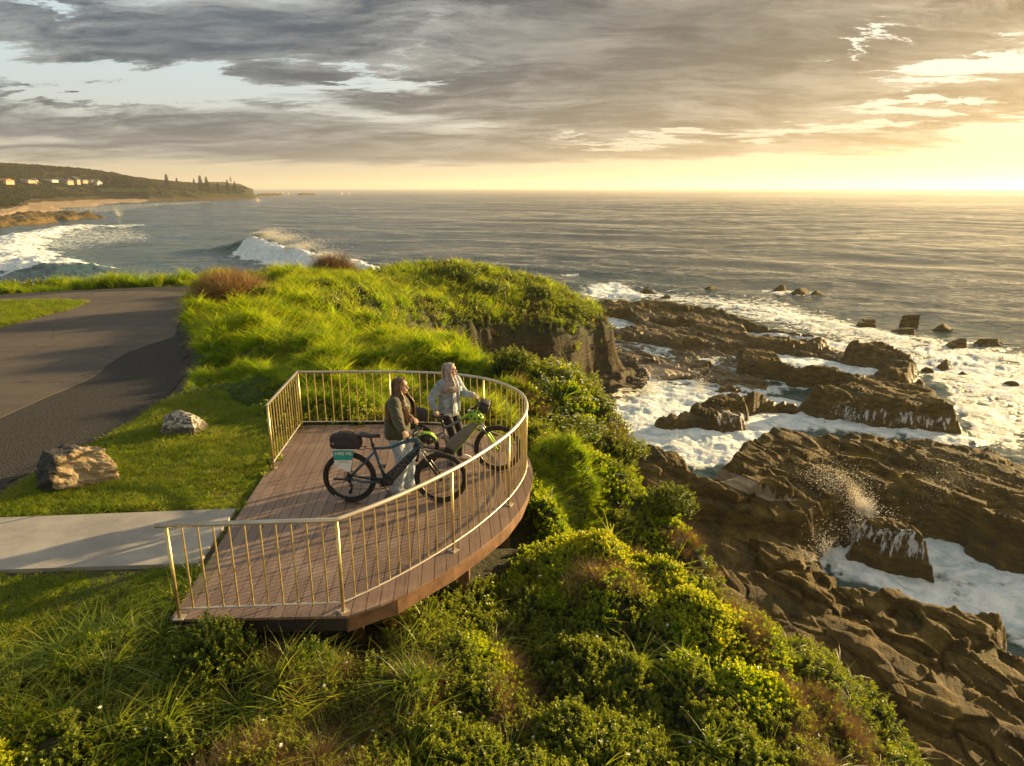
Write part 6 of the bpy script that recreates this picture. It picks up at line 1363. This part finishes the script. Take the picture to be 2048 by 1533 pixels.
# ================================================================== HOUSES
m_cream = simple('cream_wall', (.36, .29, .19), .85, var=.05, scale=.5); m_roofg = simple('grey_roof', (.13, .14, .15), .6, .0, .1, .5); m_roofd = simple('dark_roof', (.055, .06, .065), .6, .0, .1, .5); m_roofo = simple('tan_roof', (.34, .17, .06), .8, var=.1, scale=.5); m_win = simple('window_glass', (.03, .035, .04), .15); m_whitew = simple('white_wall', (.42, .41, .38), .8, var=.04, scale=.5)
def house(u0, u1, vb, vt, Y, roofm, wallm, label, rz=0., gable=True, dep=9., nwin=4):
    um = (u0 + u1) / 2; Ys = np.arange(380., 900., 2.); xs2 = np.array([atY(um, vb, y_)[0] for y_ in Ys]); zs2 = far_z(xs2, Ys)[0]; vv2 = to_px(xs2, Ys, zs2)[1]; ok = np.where(vv2 <= vb + .3)[0]; Y = float(Ys[ok[0]]) + 4 if len(ok) else Y
    xa, _, zb = atY(u0, vb, Y); xb, _, zt = atY(u1, vt, Y); L_ = xb - xa; h = zt - zb; zb = float(far_z(np.array([(xa + xb) / 2]), np.array([float(Y)]))[0][0]) + .15; root = empty('house', ((xa + xb) / 2, Y, zb), R(rz), label=label, cat='house', group='houses above the far beach')
    hw = h * .56; MB().box((0, 0, hw / 2 - .6), (L_ * .96, dep, hw + 1.2)).build('wall', wallm, root)
    rf = MB(); e = .4
    if gable: vs = [(-L_ / 2, -dep / 2 - e, hw), (L_ / 2, -dep / 2 - e, hw), (L_ / 2, dep / 2 + e, hw), (-L_ / 2, dep / 2 + e, hw), (-L_ * .42, 0, h), (L_ * .42, 0, h)]; rf.add(vs, [(0, 1, 5, 4), (2, 3, 4, 5), (1, 2, 5), (3, 0, 4), (3, 2, 1, 0)])
    else: vs = [(-L_ / 2 - e, -dep / 2 - e, hw), (L_ / 2 + e, -dep / 2 - e, hw), (L_ / 2 + e, dep / 2, hw), (-L_ / 2 - e, dep / 2, hw), (0, -dep / 2 - e, h * 1.05), (0, dep / 2, h * 1.05)]; rf.add(vs, [(0, 4, 5, 3), (4, 1, 2, 5), (0, 1, 4), (2, 3, 5), (3, 2, 1, 0)])
    rf.build('roof', roofm, root)
    for k in range(nwin):
        xw = -L_ * .40 + L_ * .8 * (k + .5) / nwin; f = MB().box((xw, -dep / 2 - .04, hw * .52), (L_ * .8 / nwin * .62, .12, hw * .52)).build('window', m_whitew, root); MB().box((xw, -dep / 2 - .09, hw * .52), (L_ * .8 / nwin * .52, .10, hw * .42)).build('pane', m_win, f)
    MB().box((0, -dep / 2 - 1.0, -.10), (L_ * .9, 1.8, .18)).box((0, -dep / 2 - 1.9, .5), (L_ * .9, .06, .08)).build('verandah', m_whitew, root)
for a_ in [(-22, 20, 367, 358, 490, m_roofo, m_cream, 'long low house with a tan roof at the left edge'), (22, 64, 367, 361.5, 500, m_roofg, m_cream, 'long house with a flat grey-blue roof left of the small cream gable'), (64, 73, 368.5, 359, 486, m_roofd, m_cream, 'small cream house whose tall gable end faces the bay', 20, False, 8, 1),
           (76, 111, 366, 361.5, 500, m_roofg, m_whitew, 'low pale-roofed building in the middle of the row'), (113, 141, 369.5, 359.5, 480, m_roofd, m_cream, 'cream house with a dark hipped roof left of the big gable'), (140, 156, 371, 357.5, 474, m_roofd, m_cream, 'cream house with the biggest white-edged gable', 12, False, 8, 2),
           (157, 172, 370, 363.5, 480, m_roofd, m_cream, 'cream house with a dark roof directly right of the big gable'), (173, 189, 370, 364, 484, m_roofd, m_cream, 'cream house with a dark roof second from the right end'), (190, 200, 375, 364.5, 478, m_roofg, m_whitew, 'two-storey white house at the right end of the row', -8, True, 7, 2)]: house(*a_)
# ================================================================== SPRAY
m_drop, q, b = mat('spray_droplet'); b.inputs['Base Color'].default_value = (.95, .93, .88, 1); b.inputs['Roughness'].default_value = .3
t = q.n.new('ShaderNodeBsdfTranslucent'); t.inputs[0].default_value = (.95, .93, .88, 1); mx = q.n.new('ShaderNodeMixShader'); mx.inputs[0].default_value = .6; out = next(n_ for n_ in q.n if n_.type == 'OUTPUT_MATERIAL'); q.l.new(b.outputs[0], mx.inputs[1]); q.l.new(t.outputs[0], mx.inputs[2]); q.l.new(mx.outputs[0], out.inputs[0])
OV = np.array([(1, 0, 0), (-1, 0, 0), (0, 1, 0), (0, -1, 0), (0, 0, 1), (0, 0, -1)], float); OF = np.array([(0, 2, 4), (2, 1, 4), (1, 3, 4), (3, 0, 4), (2, 0, 5), (1, 2, 5), (3, 1, 5), (0, 3, 5)])
def drops(name, P_, S_, label):
    V = (P_[:, None] + OV[None] * S_[:, None, None]).reshape(-1, 3); F = (np.arange(len(P_))[:, None, None] * 6 + OF[None]).reshape(-1, 3); return link(name, mesh_np(name, V, F), m_drop, None, True, label=label, cat='spray', kind='stuff')
rg = np.random.default_rng(8)
def fan(o, dirs, n, L_, sp, s0, s1):
    o = np.array(o); t = rg.beta(1.4, 2.2, n); d_ = np.array(dirs, float); w = d_[rg.integers(0, len(d_), n)] + rg.normal(size=(n, 3)) * sp; return o + w * (t[:, None] * L_) + rg.normal(size=(n, 3)) * .12, rg.uniform(s0, s1, n) * rg.uniform(.4, 1, n)
o1 = atY(1745, 1030, 22.0); A = fan(o1, [(-.8, .1, .55), (-1, .3, .7), (-.5, 0, .5)], 9000, 2.6, .20, .006, .020); B_ = fan(atY(1850, 1040, 22.5), [(.5, .2, .8), (1.1, .3, .7), (.2, 0, 1)], 5000, 3.2, .30, .005, .014); C_ = fan(at(1740, 1100, SEA), [(-.2, 0, .6), (.3, 0, .5), (0, .3, .4)], 5000, 2.0, .3, .01, .03)
D_ = fan(atY(1650, 1110, 20), [(-.3, 0, .7), (.1, 0, .8)], 900, 1.3, .3, .006, .02); P_ = [A, B_, C_, D_]
for (u, v, n, L_) in [(1440, 850, 700, 1.0), (1250, 600, 900, 2.0), (1400, 785, 900, 1.3), (1700, 850, 500, 1.2), (1350, 900, 400, .8), (1300, 790, 900, 1.2)]: P_.append(fan(at(u, v, SEA), [(-.3, 0, 1), (.3, .2, .8)], n, L_, .5, .01, .03))
drops('sea_spray', np.concatenate([p[0] for p in P_]), np.concatenate([p[1] for p in P_]), 'golden sea spray flung up from waves hitting the rocks')
Pw = []
for (u, v, n, L_, ss_) in [(505, 472, 6000, 6, .05), (530, 482, 5000, 7, .045), (570, 498, 4000, 7, .045), (620, 515, 3000, 5, .04), (670, 530, 2000, 4, .04)]:
    o = np.array(atY(u, v, at(u, v + 32, SEA)[1])); t = rg.beta(1.1, 2.4, n); w = np.array([1.0, .25, .12]) + rg.normal(size=(n, 3)) * np.array([.2, .2, .10]); Pw.append((o + w * (t * L_)[:, None] + rg.normal(size=(n, 3)) * .25, rg.uniform(.012, ss_, n)))
drops('wave_spray', np.concatenate([p[0] for p in Pw]), np.concatenate([p[1] for p in Pw]), 'spray blown back off the crest of the breaking wave')
for (u, v, w_) in [(235, 424, 3), (563, 388, 9), (692, 387, 7), (347, 398, 4)]: pass
Pf = []
for (u, v, L_, n, sz) in [(235, 433, 4, 900, .12), (556, 390, 6, 900, .2), (566, 390, 5, 700, .2), (577, 390, 6, 700, .2), (684, 390, 7, 700, .22), (697, 390.5, 5, 700, .22), (346, 401, 6, 500, .2), (515, 405, 4, 600, .2)]: Pf.append(fan(at(u, v, SEA), [(-.1, 0, 1), (.4, 0, .6)], n, L_, .35, sz * .4, sz))
drops('distant_spray', np.concatenate([p[0] for p in Pf]), np.concatenate([p[1] for p in Pf]), 'white bursts of spray along the far reefs and point')
# ================================================================== HAZE
mh = bpy.data.materials.new('haze_air'); mh.use_nodes = True; nt = mh.node_tree; nt.nodes.clear(); o_ = nt.nodes.new('ShaderNodeOutputMaterial'); pvn = nt.nodes.new('ShaderNodeVolumePrincipled'); nt.links.new(pvn.outputs[0], o_.inputs['Volume'])
pvn.inputs['Color'].default_value = (1, .96, .89, 1); pvn.inputs['Density'].default_value = .00020; pvn.inputs['Anisotropy'].default_value = .40
hzb = MB().box((0, 4700, 31), (14500, 9800, 85)).build('haze', mh, kind='stuff', label='thin golden sea haze over the bay', cat='haze')
